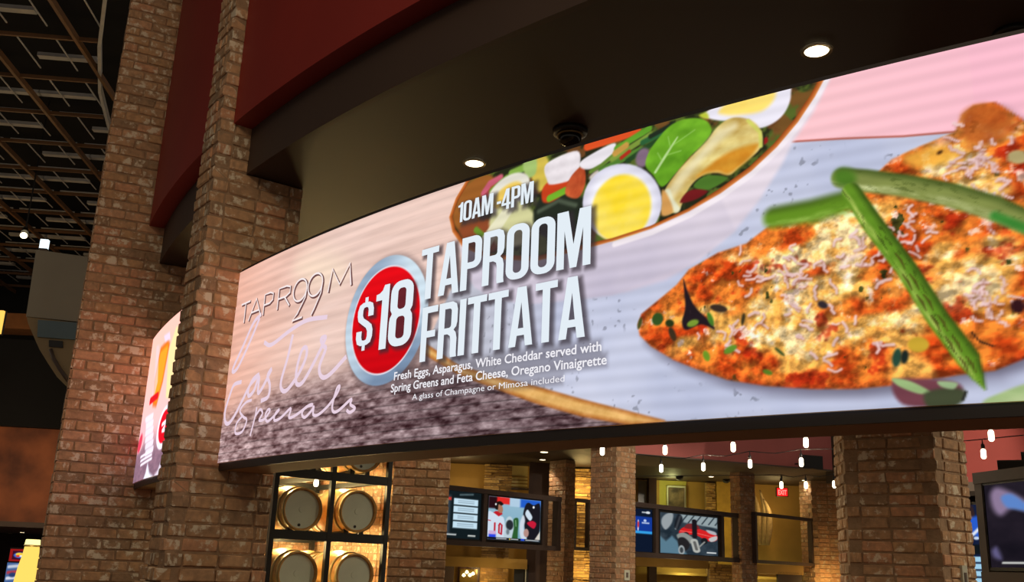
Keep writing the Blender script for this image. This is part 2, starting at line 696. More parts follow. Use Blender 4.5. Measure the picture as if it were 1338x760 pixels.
class Picture:
    """colours (sRGB 0-255) at points u, v of a display"""

    def __init__(self, U, V, conv):
        self.U, self.V, self.conv = U.ravel(), V.ravel(), conv
        self.c = np.zeros((self.U.size, 3))

    def put(self, idx, al, col):
        al = np.asarray(al)[:, None]
        col = np.asarray(col, float)
        self.c[idx] = self.c[idx] * (1 - al) + col * al

    def sub(self, Q, pad):
        return np.nonzero((self.U > Q[:, 0].min() - pad) & (self.U < Q[:, 0].max() + pad) & (self.V > Q[:, 1].min() - pad) & (self.V < Q[:, 1].max() + pad))[0]

    def sdf(self, Q, pad):
        i = self.sub(Q, pad)
        x, y = self.U[i], self.V[i]
        dmin = np.full(x.shape, 1e9)
        ins = np.zeros(x.shape, bool)
        n = len(Q)
        for k in range(n):
            ax, ay = Q[k - 1]
            bx, by = Q[k]
            ex, ey = bx - ax, by - ay
            t = np.clip(((x - ax) * ex + (y - ay) * ey) / (ex * ex + ey * ey + 1e-12), 0, 1)
            dmin = np.minimum(dmin, (x - ax - t * ex)**2 + (y - ay - t * ey)**2)
            if ay != by:
                cr = ((ay > y) != (by > y)) & (x < ex * (y - ay) / (by - ay) + ax)
                ins ^= cr
        d = np.sqrt(dmin)
        return i, np.where(ins, -d, d)

    def poly(self, pts, col, soft=.006, al=1., raw=False, fn=None):
        Q = np.asarray(pts, float) if raw else self.conv(pts)
        i, d = self.sdf(Q, soft * 2)
        a = al * sstep(soft, -soft, d)
        if fn is not None:
            col = fn(self.U[i], self.V[i], d)
        self.put(i, a, col)

    def smooth(self, pts, col, n=6, **k):
        """closed smooth outline through the points"""
        P = np.asarray(pts, float)
        out = []
        m = len(P)
        for i in range(m):
            p0, p1, p2, p3 = P[i - 1], P[i], P[(i + 1) % m], P[(i + 2) % m]
            for t in np.arange(n) / n:
                out.append(.5 * ((2 * p1) + (-p0 + p2) * t + (2 * p0 - 5 * p1 + 4 * p2 - p3) * t**2 + (-p0 + 3 * p1 - 3 * p2 + p3) * t**3))
        self.poly(out, col, **k)

    def ell(self, cx, cy, rx, ry, rot, col, **k):
        t = np.linspace(0, 2 * math.pi, 40, endpoint=False)
        c, s = math.cos(math.radians(rot)), math.sin(math.radians(rot))
        x, y = rx * np.cos(t), ry * np.sin(t)
        self.poly(np.c_[cx + c * x - s * y, cy + s * x + c * y], col, **k)

    def stroke(self, pts, w, col, soft=.004, al=1., raw=False, fn=None):
        """w: width(s) in metres"""
        Q = np.asarray(pts, float) if raw else self.conv(pts)
        ws = np.full(len(Q), w) if np.isscalar(w) else np.asarray(w, float)
        i = self.sub(Q, ws.max() + soft)
        x, y = self.U[i], self.V[i]
        best = np.full(x.shape, 1e9)
        side = np.zeros(x.shape)
        along = np.zeros(x.shape)
        L = 0
        for k in range(len(Q) - 1):
            ax, ay = Q[k]
            ex, ey = Q[k + 1] - Q[k]
            l = math.hypot(ex, ey) + 1e-9
            t = np.clip(((x - ax) * ex + (y - ay) * ey) / l**2, 0, 1)
            hw = (ws[k] * (1 - t) + ws[k + 1] * t) / 2
            d0 = np.sqrt((x - ax - t * ex)**2 + (y - ay - t * ey)**2)
            d = d0 - hw
            up = d < best
            best = np.where(up, d, best)
            side = np.where(up, ((x - ax) * ey - (y - ay) * ex) / l / np.maximum(hw, 1e-6), side)
            along = np.where(up, L + t * l, along)
            L += l
        a = al * sstep(soft, -soft, best)
        if fn is not None:
            col = fn(side, along, x, y)
        self.put(i, a, col)


def mixc(a, b, t):
    t = np.asarray(t)[:, None]
    return np.asarray(a, float) * (1 - t) + np.asarray(b, float) * t


def mpp(x):
    return 1.235 / (250 + (x - 285) * .2205)     # metres per pixel on the big display


def c5(x, y, ox, oy, s):
    return (ox + x / s, oy + y / s)


def paint_big(U, V, texts):
    P = Picture(U, V, cyl_uv)
    u, v = P.U, P.V
    # --- planks of the table top
    n1 = fbm(u * 2.2, v * 26, 1)
    n2 = fbm(u * 16, v * 48, 2)
    n3 = fbm(u * 1.2, v * 5, 3)
    t = sstep(.50, .20, v + .10 * (n3 - .5) + .05 * np.clip(1 - u, 0, 1))
    pink = mixc((234, 178, 158), (230, 198, 186), np.clip(u / 1.2, 0, 1))
    pink = pink + ((n1 - .5) * 34)[:, None]
    dark = mixc((158, 126, 126), (112, 90, 94), np.clip((u - .2) / 2.2, 0, 1)) + ((n2 - .5) * 200 + (n1 - .5) * 60)[:, None]
    P.c[:] = pink * (1 - t[:, None]) + dark * t[:, None]
    ln = np.abs(((v + .012 * fbm(u * 2, v * 0, 5)) * 24) % 1 - .5)
    lines = sstep(.11, .02, ln) * (.25 + .75 * t) * sstep(.35, .6, fbm(u * 4, np.floor(v * 24) * 3.1, 6) + .15 * t)
    P.c *= (1 - .33 * lines * (.3 + .7 * t))[:, None]
    P.ell(420, 352, 34, 22, 0, (250, 226, 200), soft=.12, al=.7)
    # --- plate
    plate = [(560, 445), (556, 456), (600, 485), (650, 500), (700, 514), (760, 532), (868, 551), (1400, 560), (1500, 60), (1180, 176), (1035, 183), (960, 200), (800, 300), (640, 330), (588, 380)]

    def pf(x, y, d):
        w = fbm(x * 3, y * 3, 8)
        c = mixc((178, 184, 210), (206, 209, 228), np.clip(w * 1.4 - .2, 0, 1))
        c = mixc((178, 178, 186), c, np.clip((x - 2.0) / 1.0, 0, 1))
        sp = fbm(x * 45, y * 45, 9, 2)
        c = c * (1 - .22 * sstep(.72, .84, sp) * sstep(.50, .66, fbm(x * 5, y * 5, 4, 2)))[:, None]
        return c
    P.poly([(4.4, -.2), (6.4, -.2), (6.4, .74), (5.6, .85), (4.9, .91), (4.4, .91)], 0, raw=True, fn=pf, soft=.012)
    P.poly(plate, 0, fn=pf, soft=.012)
    rim = [(556, 448), (600, 477), (650, 492), (700, 504), (760, 521), (868, 548.5), (872, 553), (826, 556), (760, 544), (700, 527), (650, 509), (600, 490), (554, 463)]
    P.poly(rim, 0, soft=.007, fn=lambda x, y, d: mixc((170, 98, 42), (226, 176, 104), np.clip(-d / .022, 0, 1)) + ((fbm(x * 20, y * 20, 3) - .5) * 60)[:, None])
    # --- pink table beyond the plate
    pk = [(1060, 90), (1500, -20), (1500, 160), (1250, 172), (1180, 178), (1100, 181), (1035, 185)]
    P.poly(pk, 0, soft=.005, fn=lambda x, y, d: mixc((247, 196, 200), (244, 184, 200), np.clip((x - 3.9) / .9, 0, 1)))
    P.poly([(4.6, .905), (4.9, .90), (5.6, .84), (6.4, .73), (6.4, 1.5), (4.6, 1.5)], (244, 184, 200), raw=True, soft=.005)
    P.stroke([(4.6, .905), (4.9, .90), (5.6, .84), (6.4, .73)], .008, (168, 82, 66), raw=True, soft=.004, al=.85)
    P.stroke([(1035, 185), (1100, 181), (1180, 178), (1250, 172)], .008, (168, 82, 66), soft=.004, al=.85)
    # --- bowl
    bowl = [(1088, 96), (1063, 146), (1037, 184), (1022, 214), (992, 262), (960, 302), (915, 340), (870, 366), (820, 381), (770, 389), (700, 396), (640, 390), (612, 366), (600, 322), (760, 318), (960, 226), (1076, 98)]
    P.poly(bowl, 0, soft=.014, fn=lambda x, y, d: mixc((186, 176, 196), (228, 216, 226), np.clip(.35 + (y - .55) * 1.6 + .5 * (fbm(x * 4, y * 4, 2) - .5), 0, 1)))
    inner = [(612, 232), (597, 260), (589, 283), (592, 300), (606, 320), (640, 335), (700, 338), (760, 323), (800, 313), (850, 297), (900, 274), (940, 250), (980, 221), (1013, 190), (1040, 158), (1062, 125), (1076, 98), (1000, 90), (800, 140)]

    def sal(x, y, d):
        w = fbm(x * 13, y * 13, 11)
        w2 = fbm(x * 9, y * 9, 14)
        c = mixc((38, 40, 24), (84, 100, 40), sstep(.45, .62, w))
        return mixc(c, (122, 74, 38), sstep(.58, .7, w2) * .8)
    P.poly(inner, 0, soft=.006, fn=sal)
    # bowl, left inside
    P.smooth([(616, 236), (640, 228), (650, 246), (636, 270), (612, 300), (598, 300), (592, 284), (600, 258)], (152, 92, 40), soft=.012)
    P.smooth([(602, 296), (640, 286), (660, 310), (640, 330), (608, 318)], (140, 72, 42), soft=.02)
    P.stroke([(632, 252), (640, 240), (654, 232)], .035, (196, 92, 112), soft=.008)
    P.stroke([(628, 262), (640, 250)], .02, (150, 60, 70), soft=.008)
    for a, b, w, c in [((642, 250), (662, 232), .03, (112, 150, 50)), ((655, 240), (690, 216), .03, (74, 128, 48)), ((668, 226), (700, 212), .035, (130, 168, 70)), ((622, 300), (640, 316), .03, (104, 140, 44))]:
        P.stroke([a, b], w, c, soft=.008)
    P.smooth([(692, 210), (714, 204), (718, 236), (704, 250), (694, 230)], (206, 182, 76), soft=.01)
    P.smooth([(684, 212), (700, 206), (700, 226), (688, 232)], (162, 190, 110), soft=.01)
    P.ell(664, 252, 34, 19, -42, (224, 220, 206), soft=.008)
    P.ell(663, 255, 24, 11, -42, (232, 196, 92), soft=.012)
    P.smooth([(640, 286), (670, 262), (696, 276), (700, 300), (680, 320), (650, 320)], (206, 204, 150), soft=.014)
    P.smooth([(618, 330), (640, 296), (668, 262), (674, 268), (650, 306), (632, 334)], (226, 222, 190), soft=.008)
    # dark leaves, peppers, nuts, cheese
    P.smooth([(700, 268), (716, 252), (744, 256), (766, 262), (758, 300), (716, 310), (698, 296)], (38, 44, 34), soft=.012)
    P.stroke([(704, 276), (730, 262), (752, 268)], .02, (92, 104, 84), soft=.01, al=.7)
    P.smooth([(708, 250), (716, 238), (738, 230), (742, 246), (724, 262), (710, 264)], (196, 64, 30), soft=.008)
    P.stroke([(718, 259), (738, 249)], .034, (112, 172, 44), soft=.006)
    P.smooth([(714, 214), (754, 197), (757, 220), (748, 234), (722, 241), (715, 236)], 0, soft=.006, fn=lambda x, y, d: mixc((206, 196, 200), (236, 228, 232), np.clip(fbm(x * 12, y * 12, 5) * 1.5 - .2, 0, 1)))
    P.smooth([(739, 246), (748, 228), (762, 217), (765, 238), (756, 258), (741, 256)], 0, soft=.006, fn=lambda x, y, d: mixc((150, 52, 28), (216, 104, 58), fbm(x * 22, y * 16, 6)))
    P.stroke([(768, 191), (800, 181), (832, 171)], .042, (222, 82, 38), soft=.006)
    P.smooth([(757, 214), (770, 203), (803, 187), (799, 206), (782, 218), (764, 221)], (230, 224, 230), soft=.006)
    P.stroke([(772, 224), (786, 216), (800, 204)], .02, (100, 130, 50), soft=.006)
    P.smooth([(770, 232), (782, 222), (790, 230), (780, 240)], (196, 186, 176), soft=.008)
    for a, b, w, c in [((786, 222), (836, 196), .03, (82, 126, 48)), ((800, 208), (850, 176), .026, (124, 150, 60)), ((806, 194), (848, 168), .03, (96, 156, 44)), ((820, 210), (866, 178), .024, (40, 70, 36)), ((840, 186), (872, 170), .026, (46, 96, 56)), ((804, 200), (818, 190), .03, (196, 150, 70)), ((850, 178), (880, 162), .022, (34, 44, 32)), ((812, 206), (822, 198), .018, (170, 46, 30))]:
        P.stroke([a, b], w, c, soft=.006)
    P.ell(840, 206, 9, 13, 20, (128, 104, 124), soft=.01)
    # spinach leaf
    sp = [c5(x, y, 820, 100, 3.304) for x, y in [(78, 385), (90, 330), (130, 270), (180, 215), (240, 185), (310, 180), (350, 200), (362, 240), (330, 285), (270, 345), (210, 415), (150, 475), (110, 425)]]
    P.smooth(sp, 0, soft=.006, fn=lambda x, y, d: mixc((74, 128, 26), (128, 190, 48), np.clip(fbm(x * 8, y * 10, 7) * 1.5 - .25, 0, 1)))
    P.stroke([c5(x, y, 820, 100, 3.304) for x, y in [(120, 412), (165, 340), (215, 262)]], [.012, .012, .006], (200, 224, 170), soft=.005, al=.8)
    for q in ([(150, 365), (130, 330)], [(165, 340), (230, 320)], [(185, 305), (175, 260)], [(190, 300), (290, 230)]):
        P.stroke([c5(x, y, 820, 100, 3.304) for x, y in q], .005, (160, 206, 110), soft=.004, al=.6)
    # egg at the top
    S = lambda L: [c5(x, y, 820, 100, 3.304) for x, y in L]
    P.smooth(S([(325, 165), (400, 120), (560, 70), (690, 30), (705, 80), (690, 135), (655, 182), (600, 215), (545, 222), (480, 195), (400, 190), (350, 180)]), (232, 228, 240), soft=.006)
    P.smooth(S([(395, 150), (450, 100), (560, 75), (635, 60), (628, 105), (575, 150), (480, 165), (420, 165)]), 0, soft=.014, fn=lambda x, y, d: mixc((250, 212, 90), (252, 228, 130), fbm(x * 8, y * 8, 4)))
    P.smooth(S([(310, 165), (340, 155), (350, 180), (320, 178)]), (190, 200, 60), soft=.008)
    # fennel / lemon wedge
    P.smooth(S([(390, 215), (450, 178), (520, 183), (562, 212), (582, 262), (570, 312), (530, 352), (480, 392), (440, 424), (390, 415), (340, 420), (290, 452), (252, 505), (224, 575), (190, 590), (150, 590), (158, 500), (200, 430), (270, 350), (340, 280)]), 0, soft=.006, fn=lambda x, y, d: mixc((182, 146, 70), (232, 214, 140), np.clip(fbm(x * 10, y * 16, 8) * 1.6 - .3, 0, 1)))
    P.smooth(S([(300, 430), (350, 385), (430, 330), (520, 295), (566, 292), (530, 348), (440, 418), (390, 410), (340, 415)]), 0, soft=.014, fn=lambda x, y, d: mixc((196, 120, 30), (222, 168, 60), fbm(x * 14, y * 14, 3)))
    P.stroke(S([(178, 520), (230, 440), (320, 340), (400, 250), (460, 215)]), [.05, .05, .04, .05, .03], (236, 228, 190), soft=.02, al=.7)
    P.stroke(S([(520, 190), (572, 240), (576, 300)]), .014, (206, 206, 100), soft=.006)
    P.stroke(S([(172, 500), (186, 540), (212, 572)]), .03, (224, 222, 190), soft=.008)
    P.smooth(S([(150, 490), (172, 510), (196, 580), (150, 600), (146, 540)]), (208, 152, 84), soft=.008)
    P.smooth(S([(285, 470), (340, 428), (432, 435), (380, 475), (325, 492)]), (76, 116, 42), soft=.006)
    P.smooth(S([(228, 545), (250, 505), (290, 486), (345, 495), (295, 530)]), (112, 28, 30), soft=.006)
    P.smooth(S([(590, 268), (602, 262), (606, 280), (590, 292)]), (150, 30, 30), soft=.006)
    # half egg in front
    P.ell(813, 265, 52, 51, -35, 0, soft=.006, fn=lambda x, y, d: mixc((206, 204, 222), (238, 236, 246), np.clip(-d / .05, 0, 1)))
    P.ell(812, 272, 38, 45, 20, 0, soft=.012, fn=lambda x, y, d: mixc((248, 226, 120), (246, 214, 46), np.clip(fbm(x * 7, y * 9, 12) * 1.6 - .3, 0, 1)))
    # bowl rim over the food
    rimp = [(616, 228), (597, 260), (589, 283), (593, 301), (606, 320), (640, 335), (700, 338), (760, 323), (800, 313), (850, 297), (900, 274), (940, 250), (980, 221), (1013, 190), (1040, 158), (1062, 125), (1078, 95)]
    low = [(x + 3, y + 6) for x, y in rimp]
    P.poly([(606, 322), (640, 337), (700, 340), (760, 325), (800, 315), (850, 299), (900, 276), (940, 252), (960, 300), (900, 345), (800, 385), (680, 397), (620, 375)], 0, soft=.012, fn=lambda x, y, d: mixc((188, 180, 200), (226, 214, 224), np.clip(.2 + (y - .55) * 1.5 + .5 * (fbm(x * 4, y * 4, 2) - .5), 0, 1)))
    P.stroke(low[8:], .024, (238, 228, 234), soft=.006)
    P.stroke(rimp, [.022] * 8 + [.014] * 3 + [.02] * 6, 0, soft=.004, fn=lambda s, a, x, y: mixc((150, 66, 24), (216, 132, 66), np.clip(.5 + .5 * s, 0, 1)))
    # --- egg dish
    fr = [(833, 424), (838, 410), (860, 392), (884, 372), (900, 352), (938, 330), (975, 318), (1006, 294), (1044, 284), (1078, 272), (1110, 250), (1140, 232), (1165, 208), (1200, 192), (1248, 172), (1256, 150), (1272, 137), (1300, 133), (1320, 145), (1340, 158), (1375, 182), (1410, 225), (1428, 285), (1424, 350), (1402, 405), (1375, 442), (1345, 466), (1300, 484), (1250, 490), (1180, 502), (1120, 508), (1060, 508), (1000, 504), (950, 496), (910, 482), (880, 470), (850, 452), (836, 438)]
    P.poly([(x + 8, y + 9) for x, y in fr], (60, 50, 66), soft=.035, al=.6)
    q = cyl_uv([(1050, 340), (1150, 320), (1240, 250)])

    def food(x, y, d):
        a = fbm(x * 5, y * 6.5, 21, 3)
        b = fbm(x * 12, y * 14, 22)
        c = fbm(x * 28, y * 30, 23)
        low = sstep(.26, .13, y - .012 * np.sin(x * 9)) + sstep(3.85, 3.45, x) * .6
        low = np.clip(low, 0, 1)
        hi = np.zeros_like(x)
        for (hx, hy), rr in zip(q, (.30, .22, .2)):
            hi = np.maximum(hi, np.exp(-(((x - hx) / rr)**2 + ((y - hy) / (rr * .6))**2)))
        col = mixc((186, 62, 20), (226, 122, 44), sstep(.3, .62, b))
        col = mixc(col, (240, 178, 84), sstep(.48, .62, a + .10 * hi - .12 * low) * .9)
        col = mixc(col, (242, 214, 160), sstep(.54, .72, .6 * a + .4 * c + .14 * hi - .16 * low) * .9)
        col = mixc(col, (158, 34, 16), sstep(.60, .72, fbm(x * 11, y * 12, 25) - .04 * hi) * .75)
        col = mixc(col, (242, 208, 200), sstep(.60, .70, .55 * c + .45 * fbm(x * 9, y * 9, 26) + .02 - .1 * low) * .7)
        col = mixc(col, (52, 60, 24), sstep(.74, .80, fbm(x * 15, y * 15, 27)) * .9)
        top = sstep(.05, .0, -d) * (y > .25)
        col = mixc(col, (196, 92, 36), top * .5)
        col = mixc(col, (150, 60, 26), sstep(.035, 0, -d) * (y < .25) * .55)
        hh = lambda p_, q_: .55 * fbm(p_ * 12, q_ * 14, 22) + .45 * fbm(p_ * 30, q_ * 34, 23)
        sh_ = np.clip(1 - 2.0 * (hh(x + .008, y - .010) - hh(x - .004, y + .008)), .68, 1.22)
        return np.clip(col * (sh_ * (.86 + .24 * c))[:, None], 0, 250)
    P.poly(fr, 0, soft=.007, fn=food)
    P.smooth([(1256, 160), (1262, 144), (1285, 136), (1312, 144), (1330, 170), (1290, 190), (1262, 185)], 0, soft=.02, al=.85, fn=lambda x, y, d: mixc((150, 60, 22), (216, 118, 48), fbm(x * 20, y * 20, 31)))
    P.smooth([(1180, 205), (1230, 188), (1262, 196), (1240, 212), (1200, 220)], (240, 180, 70), soft=.02, al=.8)
    rs = random.Random(8)
    for cx, cy, rx, ry, n in [(1010, 350, 60, 28, 24), (1070, 410, 90, 40, 18), (1180, 320, 60, 40, 24), (1270, 210, 55, 30, 30), (1300, 260, 40, 30, 10), (1290, 390, 45, 40, 24), (960, 430, 60, 25, 12), (1120, 330, 60, 30, 16), (1080, 460, 50, 25, 7)]:
        for _ in range(n):
            x, y = cx + rs.gauss(0, .5) * rx, cy + rs.gauss(0, .5) * ry
            pts = [(x, y)]
            an = rs.uniform(0, 6.28)
            for _ in range(rs.choice((2, 3, 3, 4))):
                an += rs.uniform(-1.1, 1.1)
                l = rs.uniform(3, 7)
                pts.append((pts[-1][0] + l * math.cos(an), pts[-1][1] + l * math.sin(an) * .8))
            g = rs.uniform(-22, 4)
            P.stroke([(x_ + 1, y_ + 1.6) for x_, y_ in pts], .012, (120, 40, 20), soft=.006, al=.35)
            P.stroke(pts, rs.uniform(.007, .012), (240 + g, 208 + g, 208 + g), soft=.005, al=.85)
    # dark pepper tip and herbs
    K = lambda L: [c5(x, y, 820, 280, 2.815) for x, y in L]
    P.smooth(K([(205, 240), (222, 285), (250, 340), (305, 395), (318, 422), (270, 405), (215, 425), (200, 395), (212, 340)]), 0, soft=.006, fn=lambda x, y, d: mixc((36, 26, 32), (104, 78, 80), sstep(.55, .7, fbm(x * 24, y * 10, 6))))
    for x, y, rx, ry, ro, c in [(110, 385, 20, 24, 20, (52, 80, 34)), (155, 400, 16, 14, 0, (40, 52, 24)), (165, 440, 12, 26, -20, (60, 46, 30)), (335, 345, 32, 14, 10, (58, 44, 36)), (290, 520, 12, 20, -20, (110, 150, 40)), (378, 496, 26, 12, -30, (96, 140, 44)), (515, 580, 18, 9, 20, (84, 120, 36)), (240, 400, 22, 12, -20, (120, 150, 50)), (425, 385, 7, 22, 10, (60, 50, 30)), (45, 400, 7, 22, 15, (70, 76, 36)), (305, 385, 10, 26, -20, (70, 120, 40)), (560, 505, 22, 6, 40, (60, 80, 40))]:
        a = c5(x, y, 820, 280, 2.815)
        P.ell(a[0], a[1], rx / 2.815, ry / 2.815, ro, c, soft=.006)
    for x, y, rx, ry, ro, c in [(1075, 398, 7, 5, 20, (48, 40, 46)), (1172, 467, 6, 12, 10, (40, 72, 56)), (1182, 466, 5, 9, 10, (30, 40, 36)), (1200, 450, 14, 10, 0, (196, 160, 50)), (1330, 400, 10, 9, 0, (50, 22, 26)), (1330, 205, 14, 9, 0, (176, 160, 110)), (1228, 199, 4, 2, -30, (70, 40, 20)), (1302, 228, 3, 2, 0, (80, 70, 30))]:
        P.ell(x, y, rx, ry, ro, c, soft=.007)
    P.stroke([(1298, 452), (1280, 446), (1270, 434)], .006, (60, 36, 24), soft=.004)
    # salad leaves at the lower edge
    P.smooth([(1165, 500), (1190, 494), (1250, 500), (1256, 518), (1230, 530), (1180, 528)], (112, 62, 72), soft=.01)
    P.smooth([(1166, 494), (1190, 498), (1216, 512), (1200, 514), (1174, 504)], (150, 178, 120), soft=.006)
    P.smooth([(1208, 514), (1240, 506), (1262, 512), (1250, 530), (1216, 534)], (66, 72, 50), soft=.01)
    P.smooth([(1226, 498), (1250, 500), (1246, 508), (1230, 505)], (150, 176, 130), soft=.006)
    P.smooth([(1284, 526), (1310, 512), (1345, 500), (1400, 490), (1400, 540), (1300, 545)], 0, soft=.008, fn=lambda x, y, d: mixc((140, 168, 110), (196, 208, 156), fbm(x * 6, y * 30, 3)))
    P.stroke([(1262, 512), (1258, 522)], .008, (40, 40, 34), soft=.004)

    # asparagus
    def spear(base, hi_, lo_, rough):
        def fn(s, a, x, y):
            w = fbm(a * 16, s * 2.2 + 3, 41)
            c = mixc(lo_, base, sstep(-1, -.1, s))
            c = mixc(c, hi_, sstep(.0, .55, s) * sstep(1.0, .6, s) * np.clip(w * 1.7 - .35, 0, 1))
            c = mixc(c, (52, 66, 20), sstep(.62, .78, fbm(a * 22, s * 3, 43)) * rough * .7)
            return c
        return fn
    P.stroke([(1012, 284), (1060, 276), (1108, 262)], [.085, .09, .08], 0, soft=.02, fn=spear((96, 136, 34), (140, 176, 70), (70, 96, 30), .1))
    P.stroke([(1100, 232), (1130, 236), (1180, 242), (1240, 254), (1300, 272), (1345, 292), (1420, 320)], [.075, .085, .082, .085, .085, .08, .08], 0, soft=.009, fn=spear((128, 138, 72), (190, 196, 138), (74, 90, 38), .5))
    P.ell(1104, 232, 15, 12, 10, (76, 118, 36), soft=.02)
    P.stroke([(1300, 282), (1345, 300)], .03, (60, 130, 50), soft=.012)
    P.stroke([(1112, 250), (1140, 292), (1185, 352), (1225, 415), (1265, 468), (1277, 490), (1287, 508)], [.065, .07, .068, .07, .072, .04, .006], 0, soft=.007, fn=spear((96, 138, 36), (178, 196, 96), (58, 84, 24), .75))
    for k in range(11):
        tt = .38 + .055 * k
        x = 1112 + (1280 - 1112) * tt + 1.5
        y = 250 + (495 - 250) * tt + (6 if k % 2 else -8)
        P.stroke([(x - 7, y - 4), (x, y + 5), (x + 5, y + 16)], [.004, .009, .003], (74, 66, 26), soft=.004, al=.8)
    # --- price badge
    bx, by = 1.768, .628
    t_ = np.linspace(0, 2 * math.pi, 72, endpoint=False)
    P.poly(np.c_[bx + .35 * np.cos(t_) + .02, by + .35 * np.sin(t_) - .015], (70, 56, 60), raw=True, soft=.03, al=.5)
    P.poly(np.c_[bx + .337 * np.cos(t_), by + .337 * np.sin(t_)], 0, raw=True, soft=.005, fn=lambda x, y, d: mixc((120, 142, 170), (204, 222, 234), np.clip(.5 + .5 * np.sin(2 * np.arctan2(y - by, x - bx) + .7) + (y - by), 0, 1)))
    P.poly(np.c_[bx + .284 * np.cos(t_), by + .284 * np.sin(t_)], (226, 222, 232), raw=True, soft=.004)
    P.poly(np.c_[bx + .276 * np.cos(t_), by + .276 * np.sin(t_)], 0, raw=True, soft=.004, fn=lambda x, y, d: mixc((196, 8, 18), (232, 14, 24), np.clip(.5 + 1.5 * (y - by), 0, 1)))
    # --- drop shadows of the headline letters
    for loops, dx in texts:
        i, d = P.sdf(np.asarray(loops) + np.array([.016 * dx, -.012]), .06)
        P.put(i, .72 * sstep(.026, -.008, d), (52, 44, 50))
    for a, b, y0, y1 in [(1.9, 3.14, .295, .35), (1.88, 3.17, .237, .292), (2.05, 2.95, .185, .225)]:
        P.poly([(a, y0), (b, y0), (b, y1), (a, y1)], (56, 48, 54), raw=True, soft=.022, al=.42)
    # faint row banding of the panel
    P.c *= (1 + .026 * np.sin(v * 2 * math.pi / .058 + u * 1.2))[:, None]
    return np.clip(P.c, 0, 255)


def rr(x0, y0, x1, y1, r, n=6):
    out = []
    for cx, cy, a in ((x1 - r, y1 - r, 0), (x0 + r, y1 - r, 90), (x0 + r, y0 + r, 180), (x1 - r, y0 + r, 270)):
        for k in range(n + 1):
            t = math.radians(a + 90 * k / n)
            out.append((cx + r * math.cos(t), cy + r * math.sin(t)))
    return out


def bowl_r(x, y0, y1, w, r, n=6):
    """right-hand bowl from (x,y0) round to (x,y1), reaching x=w"""
    out = [(x, y0)]
    for cx, cy, a in ((w - r, y0 + r, 270), (w - r, y1 - r, 0)):
        for k in range(n + 1):
            t = math.radians(a + 90 * k / n)
            out.append((cx + r * math.cos(t), cy + r * math.sin(t)))
    return out + [(x, y1)]


# headline letters: unit height, (advance width, outlines with holes)
GL = {
    'T': (.40, [[(.132, 0), (.268, 0), (.268, .88), (.40, .88), (.40, 1), (0, 1), (0, .88), (.132, .88)]]),
    'A': (.45, [[(0, 0), (.132, 0), (.155, .18), (.292, .18), (.315, 0), (.45, 0), (.31, 1), (.14, 1)], [(.172, .30), (.2235, .74), (.275, .30)]]),
    'P': (.42, [[(0, 0), (.135, 0)] + bowl_r(.135, .39, 1, .42, .16) + [(0, 1)], bowl_r(.135, .51, .88, .285, .05)]),
    'R': (.43, [[(0, 0), (.135, 0), (.135, .42), (.21, .42), (.27, .38), (.285, .30), (.285, .08), (.295, 0), (.43, 0), (.42, .08), (.42, .33), (.395, .43), (.345, .485), (.40, .54), (.42, .62), (.42, .84), (.39, .95), (.30, 1), (0, 1)], bowl_r(.135, .53, .88, .285, .05)]),
    'O': (.43, [rr(0, 0, .43, 1, .18), rr(.137, .115, .293, .885, .07)]),
    '0': (.43, [rr(0, 0, .43, 1, .18), rr(.137, .115, .293, .885, .07)]),
    'M': (.57, [[(0, 0), (.128, 0), (.128, .66), (.23, 0), (.34, 0), (.442, .66), (.442, 0), (.57, 0), (.57, 1), (.38, 1), (.285, .40), (.19, 1), (0, 1)]]),
    'F': (.37, [[(0, 0), (.135, 0), (.135, .43), (.33, .43), (.33, .55), (.135, .55), (.135, .88), (.37, .88), (.37, 1), (0, 1)]]),
    'I': (.137, [[(0, 0), (.137, 0), (.137, 1), (0, 1)]]),
    '1': (.255, [[(.12, 0), (.255, 0), (.255, 1), (.155, 1), (.12, .92), (.06, .88), (0, .87), (0, .77), (.12, .77)]]),
    '8': (.43, [rr(0, 0, .43, .54, .18)[:], []]),
    '4': (.43, [[(.23, 0), (.36, 0), (.36, .2), (.43, .2), (.43, .31), (.36, .31), (.36, 1), (.2, 1), (0, .33), (0, .2), (.23, .2)], [(.105, .31), (.23, .31), (.23, .72)]]),
    '-': (.2, [[(0, .36), (.2, .36), (.2, .48), (0, .48)]]),
    ' ': (.12, []),
}
_o8 = [(.43 - .18 + .18 * math.cos(math.radians(a)), .18 + .18 * math.sin(math.radians(a))) for a in range(-90, 1, 15)] + [(.43, .38), (.42, .45), (.385, .51), (.42, .57), (.425, .64), (.425, .82)]
_o8 += [(.425 - .17 + .17 * math.cos(math.radians(a)), .83 + .17 * math.sin(math.radians(a))) for a in range(15, 91, 15)]
_o8 += [(.43 - x, y) for x, y in _o8[::-1]]
GL['8'] = (.43, [_o8, rr(.137, .115, .293, .45, .06), rr(.14, .56, .29, .885, .06)])
_s = [(.415, .66), (.415, .82), (.38, .95), (.29, 1), (.13, 1), (.04, .95), (.0, .82), (.0, .70), (.03, .58), (.12, .50), (.24, .40), (.28, .32), (.285, .2), (.265, .125), (.215, .11), (.16, .125), (.14, .2), (.14, .34), (.0, .34), (.0, .18), (.04, .05), (.13, 0), (.29, 0), (.38, .05), (.42, .18), (.42, .33), (.385, .45), (.29, .54), (.17, .63), (.14, .70), (.14, .82), (.16, .875), (.21, .89), (.26, .875), (.28, .82), (.28, .66)]
GL['$'] = (.42, [_s])


def typeset(txt, u0, u1, v0, v1, gap=.032):
    """letters of a headline fitted to a box of the display: list of (char, loops in u, v)"""
    h = v1 - v0
    tot = sum(GL[c][0] + gap for c in txt) - gap
    k = (u1 - u0) / tot
    x = 0
    out = []
    for c in txt:
        w, loops = GL[c]
        out.append((c, [[(u0 + (x + a) * k, v0 + b * h) for a, b in L] for L in loops if L]))
        x += w + gap
    return out


